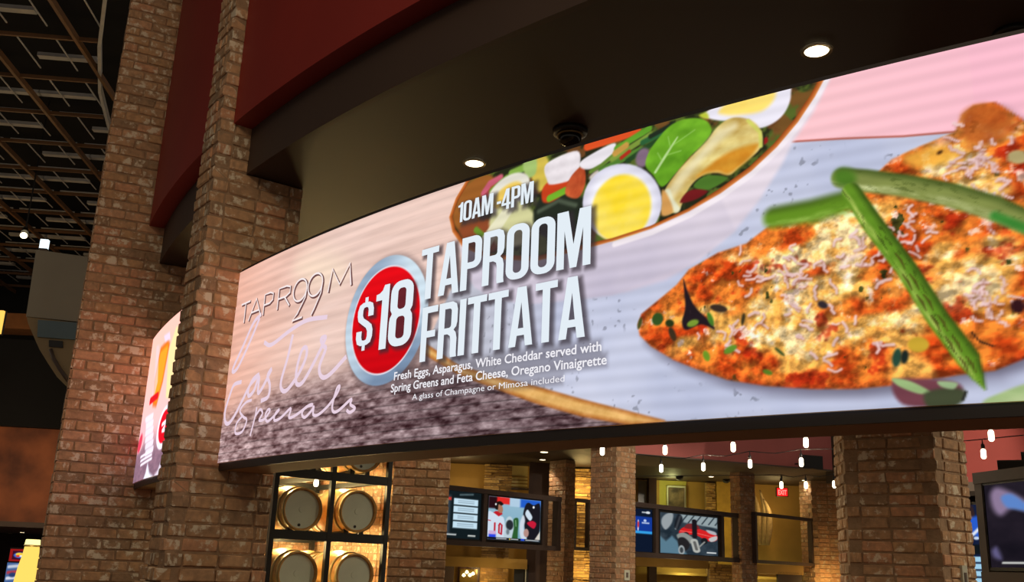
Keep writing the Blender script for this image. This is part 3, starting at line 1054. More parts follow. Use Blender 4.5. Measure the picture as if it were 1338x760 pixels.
HEAD = []
HEAD += typeset('TAPROOM', 2.035, 3.084, .681, .942)
HEAD += typeset('FRITTATA', 2.068, 3.062, .372, .640)
HEAD += typeset('10AM -4PM', 2.282, 2.762, 1.030, 1.131)
PRICE = typeset('$', 1.536, 1.676, .515, .745) + typeset('18', 1.690, 1.992, .474, .812)


def fill_loops(loops):
    """triangulate outlines with holes through a filled 2D curve"""
    cu = bpy.data.curves.new('tmp', 'CURVE')
    cu.dimensions = '2D'
    cu.fill_mode = 'BOTH'
    for L in loops:
        s = cu.splines.new('POLY')
        s.points.add(len(L) - 1)
        for p, (a, b) in zip(s.points, L):
            p.co = (a, b, 0, 1)
        s.use_cyclic_u = True
    o = bpy.data.objects.new('tmp', cu)
    COL.objects.link(o)
    dg = bpy.context.evaluated_depsgraph_get()
    me = bpy.data.meshes.new_from_object(o.evaluated_get(dg))
    V = [(v.co.x, v.co.y) for v in me.vertices]
    Fc = [tuple(q.vertices) for q in me.polygons]
    bpy.data.objects.remove(o)
    bpy.data.curves.remove(cu)
    bpy.data.meshes.remove(me)
    return V, Fc


def font_text(txt, u0, u1, v0, cap, bold=.0):
    cu = bpy.data.curves.new('tmp', 'FONT')
    cu.body = txt
    cu.size = 1
    cu.offset = bold
    cu.resolution_u = 3
    o = bpy.data.objects.new('tmp', cu)
    COL.objects.link(o)
    dg = bpy.context.evaluated_depsgraph_get()
    me = bpy.data.meshes.new_from_object(o.evaluated_get(dg))
    V = np.array([(v.co.x, v.co.y) for v in me.vertices])
    Fc = [tuple(q.vertices) for q in me.polygons]
    bpy.data.objects.remove(o)
    bpy.data.curves.remove(cu)
    bpy.data.meshes.remove(me)
    sx = (u1 - u0) / (V[:, 0].max() - V[:, 0].min())
    sy = cap / .70
    return [(u0 + (x - V[:, 0].min()) * sx, v0 + y * sy) for x, y in V], Fc


def ribbon(pts, w):
    P = np.asarray(pts, float)
    V, Fc = [], []
    for i in range(len(P)):
        t = P[min(i + 1, len(P) - 1)] - P[max(i - 1, 0)]
        t = t / (np.linalg.norm(t) + 1e-9)
        n = np.array([-t[1], t[0]]) * w / 2
        V += [tuple(P[i] + n), tuple(P[i] - n)]
    Fc = [(2 * i, 2 * i + 1, 2 * i + 3, 2 * i + 2) for i in range(len(P) - 1)]
    return V, Fc


def spline(pts, n=6):
    P = np.asarray(pts, float)
    P = np.vstack([P[0] * 2 - P[1], P, P[-1] * 2 - P[-2]])
    out = []
    for i in range(1, len(P) - 2):
        p0, p1, p2, p3 = P[i - 1], P[i], P[i + 1], P[i + 2]
        for t in np.arange(n) / n:
            out.append(.5 * ((2 * p1) + (-p0 + p2) * t + (2 * p0 - 5 * p1 + 4 * p2 - p3) * t**2 + (-p0 + 3 * p1 - 3 * p2 + p3) * t**3))
    out.append(P[-2])
    return out


def grid_mesh(name, pts, nx, ny, cols, material, parent):
    """pts: (ny, nx, 3) world points with z relative to eye; cols: (ny*nx, 3) sRGB"""
    V = pts.reshape(-1, 3).copy()
    V[:, 2] += EYE
    org = np.array(wloc(parent))
    V -= org
    me = bpy.data.meshes.new(name)
    me.vertices.add(len(V))
    me.vertices.foreach_set('co', V.astype(np.float32).ravel())
    i = np.arange(nx * ny).reshape(ny, nx)
    q = np.stack([i[:-1, :-1], i[:-1, 1:], i[1:, 1:], i[1:, :-1]], -1).reshape(-1, 4)
    me.loops.add(q.size)
    me.loops.foreach_set('vertex_index', q.astype(np.int32).ravel())
    me.polygons.add(len(q))
    me.polygons.foreach_set('loop_start', (np.arange(len(q)) * 4).astype(np.int32))
    me.update(calc_edges=True)
    at = me.color_attributes.new('picture', 'FLOAT_COLOR', 'POINT')
    L = np.ones((len(V), 4), np.float32)
    L[:, :3] = lin(cols)
    at.data.foreach_set('color', L.ravel())
    me.materials.append(material)
    o = bpy.data.objects.new(name, me)
    o.parent = parent
    COL.objects.link(o)
    return o


M['picture'] = emit_mat('lit_picture', None, 1., 'picture')
M['picture_big'] = emit_mat('lit_picture_large', None, 1.05, 'picture')
M['txt'] = emit_mat('letters_white', (228, 238, 246), 1.)
M['txt_s'] = emit_mat('letters_soft_white', (242, 240, 246), 1.)
M['txt_d'] = emit_mat('letters_dark', (112, 74, 72), 1.)
M['txt_l'] = emit_mat('letters_lavender', (234, 210, 226), 1.)
M['txt_w'] = emit_mat('letters_pale', (250, 236, 236), 1.)

# ------------------------------------------------------------------ the big curved display
UE = 6.1
led = empty('led_display', ring(13.2, A0 + .2, ZB - .04), 'large curved video display advertising a taproom frittata for $18', 'display')
a_end = A0 + UE / RS
fix_normals(MB().arc(13.06, 13.335, ZB - .042, ZT + .02, A0, a_end, 50).build('casing', M['underside'], led))
fix_normals(MB().arc(13.335, 13.352, ZB - .045, ZB - .001, A0, a_end, 50).build('bottom_trim', M['beam'], led))
fix_normals(MB().arc(13.335, 13.352, ZT + .001, ZT + .022, A0, a_end, 50).build('top_trim', M['beam'], led))


def ring_pts(U, V, off=0., a0=None):
    a = (A0 if a0 is None else a0) + U / RS
    r = RS + off
    return np.stack([CC[0] + r * np.cos(a), CC[1] + r * np.sin(a), V + ZB], -1)


NX, NY = 1060, 330
# columns about one image pixel apart: fine at the near end
kx = np.linspace(0, 1, NX)
us = np.interp(kx, np.linspace(0, 1, 9), np.array([0, 1.02, 1.80, 2.48, 3.06, 3.58, 4.05, 4.55, 6.1]))
us = np.convolve(np.pad(us, 40, mode='reflect', reflect_type='odd'), np.ones(81) / 81, mode='valid')
vs = np.linspace(0, 1.235, NY)
GU, GV = np.meshgrid(us, vs)
sh = [(L[0], 1.) for c, L in HEAD if L] + [(L[0], 1.) for c, L in PRICE]
cols = paint_big(GU, GV, sh)
panel = grid_mesh('screen_panel', ring_pts(GU, GV), NX, NY, cols, M['picture_big'], led)


def lettering(name, parts, material, off, parent=panel):
    V, Fc = [], []
    for v, fcs in parts:
        k = len(V)
        V += list(v)
        Fc += [tuple(i + k for i in q) for q in fcs]
    A = np.array(V)
    return mesh_obj(name, ring_pts(A[:, 0], A[:, 1], off), Fc, material, parent)


for c, L in HEAD + PRICE:
    if L:
        lettering('letter', [fill_loops(L)], M['txt'], .0025)
# tick marks of the dollar sign
lettering('letter', [([(1.594, .744), (1.620, .744), (1.620, .772), (1.594, .772)], [(0, 1, 2, 3)]), ([(1.594, .488), (1.620, .488), (1.620, .516), (1.594, .516)], [(0, 1, 2, 3)])], M['txt'], .0025)
for txt, u0, u1, v0, cap in (('Fresh Eggs, Asparagus, White Cheddar served with', 1.884, 3.146, .304, .040), ('Spring Greens and Feta Cheese, Oregano Vinaigrette', 1.866, 3.172, .246, .040), ('A glass of Champagne or Mimosa included', 2.033, 2.963, .194, .028)):
    V_, F_ = font_text(txt, u0, u1, v0, cap, .014 if cap > .03 else 0.)
    # one part per word: split the line at its gaps
    ext = sorted((min(V_[i][0] for i in q), max(V_[i][0] for i in q), k) for k, q in enumerate(F_))
    words, cur, hi_ = [], [], -9
    for lo_, h_, k in ext:
        if cur and lo_ - hi_ > cap * .20:
            words.append(cur)
            cur = []
        cur.append(F_[k])
        hi_ = max(hi_, h_)
    words.append(cur)
    for w_ in words:
        ids = sorted({i for q in w_ for i in q})
        mp = {i: n for n, i in enumerate(ids)}
        lettering('word', [([V_[i] for i in ids], [tuple(mp[i] for i in q) for q in w_])], M['txt_s'], .0025)

# house logo: thin line letters with 29 hanging from the double O
LW = {'T': [[(0, 1), (1, 1)], [(.5, 1), (.5, 0)]],
      'A': [[(0, 0), (.5, 1), (1, 0)], [(.2, .36), (.8, .36)]],
      'P': [[(0, 0), (0, 1), (.6, 1), (.9, .9), (.9, .6), (.6, .48), (0, .48)]],
      'R': [[(0, 0), (0, 1), (.6, 1), (.9, .9), (.9, .62), (.6, .5), (0, .5)], [(.5, .5), (.95, 0)]],
      'M': [[(0, 0), (.12, 1), (.5, .2), (.88, 1), (1, 0)]]}
lines = []
v0, v1 = .868, .998
for ch, a, b in (('T', .10, .24), ('A', .24, .42), ('P', .45, .58), ('R', .64, .80), ('M', 1.22, 1.445)):
    for L in LW[ch]:
        lines.append([(a + x * (b - a), v0 + y * (v1 - v0)) for x, y in L])
for cx in (.905, 1.075):
    lines.append([(cx + .078 * math.cos(t), .94 + .066 * math.sin(t)) for t in np.linspace(0, 2 * math.pi, 25)])
lines.append([(.983, .94), (.975, .885), (.90, .80), (.845, .765), (.96, .770)])
lines.append([(1.153, .945), (1.145, .88), (1.09, .80), (1.06, .765)])
lettering('logo_shadow', [ribbon(np.array(L) + (.010, -.007), .020) for L in lines], M['txt_d'], .0015)
lettering('logo_lettering', [ribbon(L, .011) for L in lines], M['txt_w'], .0025)

# handwritten line
SX = lambda L: cyl_uv([(280 + x / 2.715, 330 + y / 2.715) for x, y in L])
hand = [[(168, 218), (140, 250), (104, 330), (66, 415), (84, 408), (130, 310), (162, 232)],
        [(98, 458), (72, 468), (58, 500), (40, 560), (40, 600), (54, 604), (76, 572), (100, 525), (128, 470), (160, 432), (138, 450), (122, 486), (124, 508), (142, 488), (160, 440), (156, 496), (172, 478), (204, 414), (190, 436), (198, 470), (192, 510), (166, 526)],
        [(178, 318), (204, 326), (270, 276), (330, 240), (402, 228)],
        [(280, 290), (262, 370), (238, 456), (242, 488), (262, 484), (300, 430), (326, 372), (328, 338), (312, 346), (294, 410), (292, 462), (312, 462), (344, 410), (384, 330), (396, 300), (380, 306), (388, 330), (396, 342), (374, 404), (382, 440), (410, 432), (470, 368)]]
hand2 = [[(134, 522), (112, 532), (92, 560), (104, 582), (116, 594), (100, 634), (76, 640), (80, 606), (100, 580)],
         [(152, 548), (146, 580), (128, 650)], [(146, 580), (164, 556), (172, 570), (160, 594), (178, 590), (198, 562), (192, 556), (182, 576), (188, 598), (208, 584), (232, 556), (218, 570), (214, 594), (236, 586), (272, 552), (266, 584), (290, 576), (336, 542), (350, 540), (326, 548), (312, 570), (322, 584), (346, 560), (354, 546), (352, 574), (370, 574), (404, 544), (436, 500), (446, 474), (436, 482), (420, 540), (424, 564), (444, 558), (486, 520), (484, 538), (500, 552), (482, 566), (470, 558)]]
lettering('handwriting', [ribbon(spline(SX(L)), .026) for L in hand], M['txt_l'], .002)
lettering('handwriting', [ribbon(spline(SX(L)), .017) for L in hand2], M['txt_l'], .002)

# ------------------------------------------------------------------ the narrow display between the two piers
W2 = (A0 - PT2 - A1) * RS
led2 = empty('led_display', ring(13.2, A1 + .1, ZB - .04), 'narrow curved video display between the two brick piers showing an orange drink', 'display')
fix_normals(MB().arc(13.06, 13.335, ZB - .042, ZT + .02, A1, A0 - PT2, 16).build('casing', M['underside'], led2))
fix_normals(MB().arc(13.335, 13.352, ZB - .045, ZB - .001, A1, A0 - PT2, 16).build('bottom_trim', M['beam'], led2))


def conv2(px):
    q = cyl_uv(px)
    q[:, 0] -= (A1 - A0) * RS
    return q


def paint_small(U, V):
    P = Picture(U, V, conv2)
    u, v = P.U, P.V
    t = sstep(.42, .16, v + .08 * (fbm(u * 2, v * 5, 3) - .5))
    P.c[:] = mixc((246, 180, 166), (226, 178, 190), np.clip(1 - v, 0, 1)) * (1 - t[:, None]) + (mixc((150, 112, 128), (108, 84, 100), fbm(u * 12, v * 40, 2)) + 0) * t[:, None]
    K = lambda L: [(160 + x / 3.04, 390 + y / 3.04) for x, y in L]
    P.poly(K([(184, 205), (214, 112), (236, 104), (240, 240), (196, 400), (172, 392)]), (236, 206, 150), soft=.02)
    P.poly(K([(152, 196), (182, 164), (188, 178), (160, 330), (134, 428), (120, 426), (126, 330)]), 0, soft=.03, fn=lambda x, y, d: mixc((214, 88, 20), (244, 150, 40), np.clip(-d / .06, 0, 1)))
    P.poly(K([(166, 148), (188, 132), (190, 160), (170, 172)]), (214, 196, 220), soft=.02)
    P.poly(K([(136, 188), (146, 184), (140, 330), (118, 420), (114, 410), (126, 320)]), (226, 190, 196), soft=.02, al=.7)
    P.stroke(K([(110, 408), (140, 384)]), .06, (206, 26, 34), soft=.01)
    # stacked pale menu lines
    for k in range(6):
        y = 470 + k * 26
        P.stroke(K([(92, y + 14), (120, y - 4)]), .055, (222, 214, 226), soft=.012, al=.9)
    for k in range(3):
        P.stroke(K([(72, 630 + k * 16), (116, 604 + k * 15)]), .022, (226, 216, 228), soft=.008)
    P.poly(K([(78, 730), (92, 690), (100, 650), (106, 690), (120, 705), (116, 730)]), (214, 214, 228), soft=.02)
    P.poly(K([(120, 710), (140, 680), (150, 650), (156, 700), (130, 716)]), (206, 196, 210), soft=.02)
    # badges
    P.ell(*K([(165, 510)])[0], 8, 30, 12, (232, 222, 234), soft=.01)
    P.ell(*K([(166, 506)])[0], 6.3, 23, 12, (206, 18, 34), soft=.008)
    P.stroke(K([(158, 500), (172, 486), (166, 510), (158, 524), (170, 520)]), .03, (240, 232, 240), soft=.008)
    P.ell(*K([(74, 550)])[0], 4.5, 22, 12, (226, 170, 176), soft=.02)
    P.ell(*K([(70, 575)])[0], 2., 13, 12, (206, 60, 84), soft=.02)
    return np.clip(P.c, 0, 255)


n2x, n2y = 260, 220
GU2, GV2 = np.meshgrid(np.linspace(0, W2, n2x), np.linspace(0, 1.235, n2y))
grid_mesh('screen_panel', ring_pts(GU2, GV2, 0, A1), n2x, n2y, paint_small(GU2, GV2), emit_mat('lit_picture_bright', None, 1.5, 'picture'), led2)

# ------------------------------------------------------------------ under the ring: brick columns


def p2(px, Y):
    q = at_y(px, Y)
    return (float(q[0]), float(q[1]))


def face_column(name, label, L, K, R, zlo, zhi, ztop, material, seed):
    """column showing two faces that meet in the corner K"""
    B = (L[0] + R[0] - K[0], L[1] + R[1] - K[1])
    poly = ccw([L, K, R, B])
    return column(name, label, poly, visible_edges(poly, 0.), zlo, zhi, ztop, material, seed)


# broad pillar beside the barrel rack
plp = Plane((509.5, 680), 9.7, 4.5)
s1, _ = plp.sz((585.5, 680))
poly = ccw([plp.pt(0, 0)[:2], plp.pt(s1, 0)[:2], plp.pt(s1, 0, -.5)[:2], plp.pt(0, 0, -.5)[:2]])
column('brick_column', 'tan brick column between the barrel rack and the televisions', poly, visible_edges(poly, 0.), -.30, 1.23, 2.46, M['brick'], 31)
# many-sided pillar under the right half of the display
P0, P1, P2, P3 = p2((1093, 660), 8.05), p2((1105.7, 660), 7.65), p2((1227, 660), 7.25), p2((1268, 660), 7.5)
poly = ccw([P0, P1, P2, P3, (P3[0] + .05, P3[1] + .55), (P0[0] + .2, P0[1] + .35)])
rp = column('brick_column', 'wide many-sided brick column under the right half of the display', poly, visible_edges(poly, 0.), -.30, 1.23, 2.46, M['brick'], 41)
face_column('brick_column', 'slim brick column in the middle with pale lit right side', p2((770.5, 680), 16.6), p2((805, 680), 16.2), p2((830.6, 680), 16.5), -.55, 2.0, 2.46, M['brick_far'], 51)
face_column('brick_column', 'dark red brick column right of the football television', p2((716, 680), 18.75), p2((738, 680), 18.35), p2((751, 680), 18.55), -.55, 1.9, 1.97, M['brick_far'], 61)
face_column('brick_column', 'brick column right of the car show television', p2((955, 690), 19.35), p2((968, 690), 19.05), p2((988, 690), 19.25), -.55, 1.9, 1.97, M['brick_far'], 71)
face_column('brick_column', 'dark brick column with warm light low on it beside the wide column', p2((1046, 690), 20.9), p2((1062, 690), 20.5), p2((1100, 690), 20.4), -.55, 1.9, 1.97, M['brick_far'], 81)


# ------------------------------------------------------------------ walls and ceilings of the bar behind
def wbox(name, x0, y0, x1, y1, Y, depth, material, parent=None, zfloor=False):
    pl = Plane(((x0 + x1) / 2, (y0 + y1) / 2), Y, 0)
    cx, cy = (x0 + x1) / 2, (y0 + y1) / 2
    s0, s1 = pl.sz((x0, cy))[0], pl.sz((x1, cy))[0]
    z1, z0 = pl.sz((cx, y0))[1], pl.sz((cx, y1))[1]
    if zfloor:
        z0 = -EYE
    return fix_normals(MB().box(pl, s0, s1, z0, z1, -depth, 0).build(name, material, parent))


ZI = 1.98
struct(fix_normals(MB().prism([(-3.2, 20.0), (1.7, 20.0), (1.7, 20.2), (-3.2, 20.2)], -EYE, ZI).build('wall_back', M['ochre'])))
struct(fix_normals(MB().prism([(1.7, 22), (11, 22), (11, 22.2), (1.7, 22.2)], -EYE, ZI).build('wall_back.001', M['ochre'])))
struct(fix_normals(MB().prism([(-3.2, 15.9), (1.75, 15.9), (1.75, 22.2), (-3.2, 22.2)], ZI, ZI + .12).build('ceiling.001', M['soffit'])))
struct(fix_normals(MB().prism([(1.75, 17.0), (6.2, 18.35), (9, 18.35), (9, 22.2), (1.75, 22.2)], ZI, ZI + .12).build('ceiling.002', M['soffit'])))
# red bulkhead with its grey soffit
bl, br = p2((825, 600), 16.85), p2((1088, 617), 18.25)
bd = np.array(br) - np.array(bl)
bn = np.array([-bd[1], bd[0]]) / np.linalg.norm(bd)
struct(fix_normals(MB().prism([bl, br, tuple(np.array(br) + bn * .2), tuple(np.array(bl) + bn * .2)], ZI - .015, 2.7).build('wall_bulkhead', M['redwall'])))
struct(fix_normals(MB().prism([bl, br, tuple(np.array(br) + bn * 1.5), tuple(np.array(bl) + bn * 1.5)], ZI - .04, ZI - .016).build('trim_3', M['grey'])))
e1 = np.array(br)
struct(fix_normals(MB().prism([tuple(e1), tuple(e1 + (.14, -.1)), tuple(e1 + (.2, .3)), tuple(e1 + bn * .2)], ZI - .25, 2.7).build('trim_4', M['brown'])))
# red wall at the far right with its grey edge
M['redwall2'] = mat('brick_red_plaster', (176, 78, 72), .8, var=.05, scale=1.5)
wr = Plane((1290, 600), 13., -20)
struct(fix_normals(MB().box(wr, -1.6, 3.2, 1.32, 2.7, -.2, 0).build('wall_right', M['redwall2'])))
struct(fix_normals(MB().box(wr, -1.6, 3.2, 1.2, 1.318, -1.2, .02).build('trim_5', M['grey'])))
struct(fix_normals(MB().box(wr, -1.2, 3.2, -EYE, 1.198, -1.4, -1.2).build('wall_right.001', M['taupe'])))

# fittings on the left back wall
wbox('stone_pilaster', 630, 597, 668, 760, 18.9, .28, M['ochre_d'], None, True)


def stone_stack(name, label, x0, x1, y0, y1, Y, depth, seed, floor=True):
    pl = Plane(((x0 + x1) / 2, 680), Y, 0)
    s0, s1 = pl.sz((x0, 680))[0], pl.sz((x1, 680))[0]
    z1 = min(pl.sz(((x0 + x1) / 2, y0))[1], ZI - .01)
    z0 = -EYE if floor else pl.sz(((x0 + x1) / 2, y1))[1]
    c = pl.pt((s0 + s1) / 2, z0, -depth / 2)
    e = empty(name, c, label, 'pillar', 'stacked stone pilasters')
    fix_normals(MB().box(pl, s0 + .02, s1 - .02, z0, z1, -depth, -.02).build('core', M['mortar'], e))
    rnd = random.Random(seed)
    mb = MB()
    z = z0
    while z < z1 - .02:
        h = min(rnd.uniform(.03, .075), z1 - z)
        s = s0
        while s < s1 - .02:
            w = min(rnd.uniform(.08, .34), s1 - s)
            if s1 - s - w < .05:
                w = s1 - s
            mb.box(pl, s + .006, s + w - .006, z + .006, z + h - .006, -.1, rnd.uniform(-.01, .045))
            s += w
        z += h
    o = fix_normals(mb.build('stacked_stones', M['stone'], e))
    o['kind'] = 'stuff'
    return e


for o in [o for o in bpy.data.objects if o.name.startswith('stone_pilaster')]:
    bpy.data.objects.remove(o)
stone_stack('stone_pilaster', 'stacked stone pilaster above and below the football television', 630, 667, 590, 760, 19.72, .26, 1)
stone_stack('stone_pilaster', 'brightly lit stacked stone pilaster left of the slim middle column', 749, 775, 612, 760, 19.74, .24, 2)
stone_stack('stone_pilaster', 'narrow golden stone pilaster above the car show television', 923, 936, 630, 760, 21.74, .24, 3)
# pale window with slats
w1 = struct(empty('window_1', Plane((679, 620), 19.95, 0).pt(0, 0)))
M['pane'] = mat('pale_blind', (206, 190, 130), .6, var=.05)
wbox('pane', 668, 603, 689.5, 637, 19.97, .04, M['pane'], w1)
for k in range(4):
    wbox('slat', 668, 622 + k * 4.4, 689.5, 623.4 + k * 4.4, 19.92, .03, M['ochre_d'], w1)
wbox('sill', 666, 637, 692, 639.5, 19.9, .1, M['cab'], w1)
struct(wbox('wall_left', 690, 600, 718, 760, 19.2, .4, M['taupe'], None, True))
o = wbox('wall_ledge', 560, 728, 689, 741, 18.9, .9, M['ochre'])
o.name = 'trim_6'
struct(o)
# doorway, framed mirror, dark door
d1 = wbox('door_1', 579, 737, 592, 800, 19.9, .06, M['cab'], None, True)
struct(d1)
e = empty('framed_mirror', Plane((611, 750), 19.92, 0).pt(0, -.6), 'dark framed mirror with modelled lamp reflections below the football television', 'mirror')
wbox('frame', 597, 739, 626, 790, 19.9, .05, mat('mahogany', (70, 26, 16), .4), e)
mg = wbox('glass', 600, 743, 623, 786, 19.84, .01, mat('amber_mirror', (120, 96, 40), .15, .3), e)
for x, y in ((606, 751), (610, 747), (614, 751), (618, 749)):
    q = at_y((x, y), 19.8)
    MB().lathe((q[0], q[1], q[2]), (0, 0, 1), [(-.03, .004), (-.02, .03), (.0, .035), (.03, .012)], 10).build('reflection_bead', M['glow'], mg)  # glowing beads stand in for lamps mirrored in the glass
d2_ = struct(wbox('door_2', 671, 737, 690, 800, 19.1, .08, M['black'], None, True))
wbox('white_edge', 685.6, 738, 687, 800, 19.0, .03, M['white'], d2_, True)

# right back wall: niche with picture, yellow panels, exit sign
M['niche'] = mat('green_gold_niche', (186, 176, 84), .8, var=.05)
n1 = struct(wbox('window_2', 859, 627, 897, 668, 21.95, .05, M['niche']))
wbox('reveal', 858, 627, 861.5, 668, 21.9, .2, M['ochre'], n1)
pf_ = empty('framed_picture', Plane((884, 650), 21.9, 0).pt(0, 0), 'pale framed brown landscape picture in the lit niche', 'picture')
wbox('frame', 871.5, 634.5, 896, 664, 21.88, .04, M['white'], pf_)
wbox('print', 873.5, 637, 894, 662, 21.83, .01, mat('sepia_print', (120, 100, 74), .7, rgb2=(40, 28, 20), scale=4), pf_)
struct(wbox('wall_left.001', 848, 622, 858, 760, 21.5, .3, mat('dark_mahogany', (58, 32, 22), .5), None, True))
struct(wbox('window_3', 834, 628, 848, 660, 21.9, .06, mat('dark_amber_glass', (84, 70, 34), .2)))
struct(wbox('wall_left.002', 937.5, 626, 957, 760, 21.7, .2, mat('bright_ochre', (206, 166, 70), .85), None, True))
ex = empty('exit_sign', at_y((1022, 643), 19.5), 'small red glowing exit sign under the string bulbs', 'sign')
wbox('housing', 1014.5, 636.5, 1030, 648.5, 19.5, .06, M['black'], ex)
M['exit'] = emit_mat('red_glow', (255, 30, 30), 1.3)
exf = wbox('face', 1015.5, 637.5, 1029, 647.6, 19.43, .01, M['exit'], ex)
exq = at_y((1022, 637), 19.53)
MB().tube([exq, (exq[0], exq[1], ZI)], .012, 6).build('stem', M['black'], ex)
expl = Plane((1022, 643), 19.41, 0)
V, Fc = font_text('EXIT', -.085, .085, -.045, .09, .03)
mesh_obj('lettering', [expl.pt(a, expl.o[2] + b, .02) for a, b in V], Fc, emit_mat('exit_letters', (255, 150, 140), 1.2), exf)
# pale feather sculpture on the wall
M['feather'] = mat('pale_driftwood', (178, 150, 104), .8, var=.15, scale=14)
ft = empty('wall_sculpture', at_y((995, 690), 21.6), 'pale curved leaf sculpture standing against the ochre wall', 'sculpture')
for k, (pts, w) in enumerate([([(994, 712), (992, 690), (990, 665), (986, 646)], 5), ([(998, 712), (999, 690), (999, 665), (993, 640)], 6), ([(1003, 712), (1005, 690), (1004, 668), (998, 652)], 5)]):
    q = [at_y(p_, 21.6 - .05 * k) for p_ in pts]
    q = spline(q, 5)
    n = len(q)
    MB().tube(q, [.006 + .07 * math.sin(math.pi * min(.98, .15 + .85 * i / n)) for i in range(n)], 8).build('leaf_blade', M['feather'], ft, True)

# lower shelves with hidden light
for x0, x1, y, lab in ((858, 924, 748, 'left'), (989, 1017, 753, 'right')):
    o = struct(wbox('trim_7', x0, y, x1, y + 3.2, 21.7, .5, M['ochre']))
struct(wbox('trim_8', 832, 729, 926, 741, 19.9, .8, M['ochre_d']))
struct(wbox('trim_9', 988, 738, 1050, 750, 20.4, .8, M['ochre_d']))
struct(wbox('door_3', 1017, 747, 1049, 800, 20.4, .1, mat('dark_door', (44, 26, 20), .5), None, True))
cb = stone_stack('stone_pilaster', 'rough stone pier below the car show television', 926, 962, 737, 770, 19.9, .3, 4)

# ------------------------------------------------------------------ televisions in cabinets


def tv(pl, label, s0, s1, z0, z1, n, paint, nx=96, ny=56, bez=.03, group='bar televisions'):
    c = pl.pt((s0 + s1) / 2, z0, n)
    e = empty('television', c, label, 'television', group)
    fix_normals(MB().box(pl, s0 - bez, s1 + bez, z0 - bez, z1 + bez, n - .06, n - .004).build('back_shell', M['black'], e))
    fr = MB()
    fr.box(pl, s0 - bez, s1 + bez, z1, z1 + bez, n - .004, n + .012).box(pl, s0 - bez, s1 + bez, z0 - bez, z0, n - .004, n + .012)
    fr.box(pl, s0 - bez, s0, z0, z1, n - .004, n + .012).box(pl, s1, s1 + bez, z0, z1, n - .004, n + .012)
    fix_normals(fr.build('bezel', M['black'], e))
    U, V = np.meshgrid(np.linspace(0, 1, nx), np.linspace(0, 1, ny))
    P = Picture(U, V, lambda q: np.asarray(q, float))
    paint(P)
    o = pl.pt(s0, z0, n)
    pts = np.array(o)[None, None, :] + U[..., None] * pl.d * (s1 - s0) + V[..., None] * np.array([0, 0, z1 - z0])
    grid_mesh('screen_panel', pts, nx, ny, np.clip(P.c, 0, 255), M['picture'], e)
    return e


def cabinet(pl, label, s_cuts, z0, z1, n0, n1, bar, backs, group='television cabinets'):
    """open-fronted cabinet: bars round each compartment, a back panel where asked"""
    c = pl.pt((s_cuts[0] + s_cuts[-1]) / 2, z0, n0)
    e = empty('television_cabinet', c, label, 'cabinet', group)
    fix_normals(MB().box(pl, s_cuts[0], s_cuts[-1], z1 - bar, z1, n0, n1).build('top_board', M['cab'], e))
    fix_normals(MB().box(pl, s_cuts[0], s_cuts[-1], z0, z0 + bar, n0, n1).build('bottom_board', M['cab'], e))
    for s in s_cuts:
        a = s if s == s_cuts[0] else (s - bar if s == s_cuts[-1] else s - bar / 2)
        fix_normals(MB().box(pl, a, a + bar, z0 + bar, z1 - bar, n0, n1 - .01).build('upright', M['cab'], e))
    for (a, b), k in zip(zip(s_cuts, s_cuts[1:]), backs):
        if k:
            fix_normals(MB().box(pl, a, b, z0 + bar, z1 - bar, n0, n0 + .02).build('back_panel', M['cab'], e))
    return e


def blk(P, x0, y0, x1, y1, c, soft=.012, al=1.):
    P.poly([(x0, y0), (x1, y0), (x1, y1), (x0, y1)], c, soft=soft, al=al)


def pic_menu(P):
    P.c[:] = (18, 28, 32)
    blk(P, .0, .1, .28, .9, (60, 70, 78), .05)
    blk(P, .0, .2, .2, .5, (150, 140, 120), .05)
    blk(P, .0, .80, .3, .86, (200, 60, 50), .02)
    for k in range(4):
        y = .22 + k * .165
        blk(P, .36, y, .93, y + .135, (196, 224, 240), .012)
        for j in (0, 1):
            blk(P, .46, y + .04 + j * .045, .84, y + .052 + j * .045, (120, 140, 156), .012)
    blk(P, .0, .06, .45, .09, (200, 205, 205), .01)
    blk(P, .72, .055, .9, .085, (210, 214, 210), .01)
    P.stroke([(.5, .93), (.8, .96)], .03, (90, 110, 116), soft=.02)


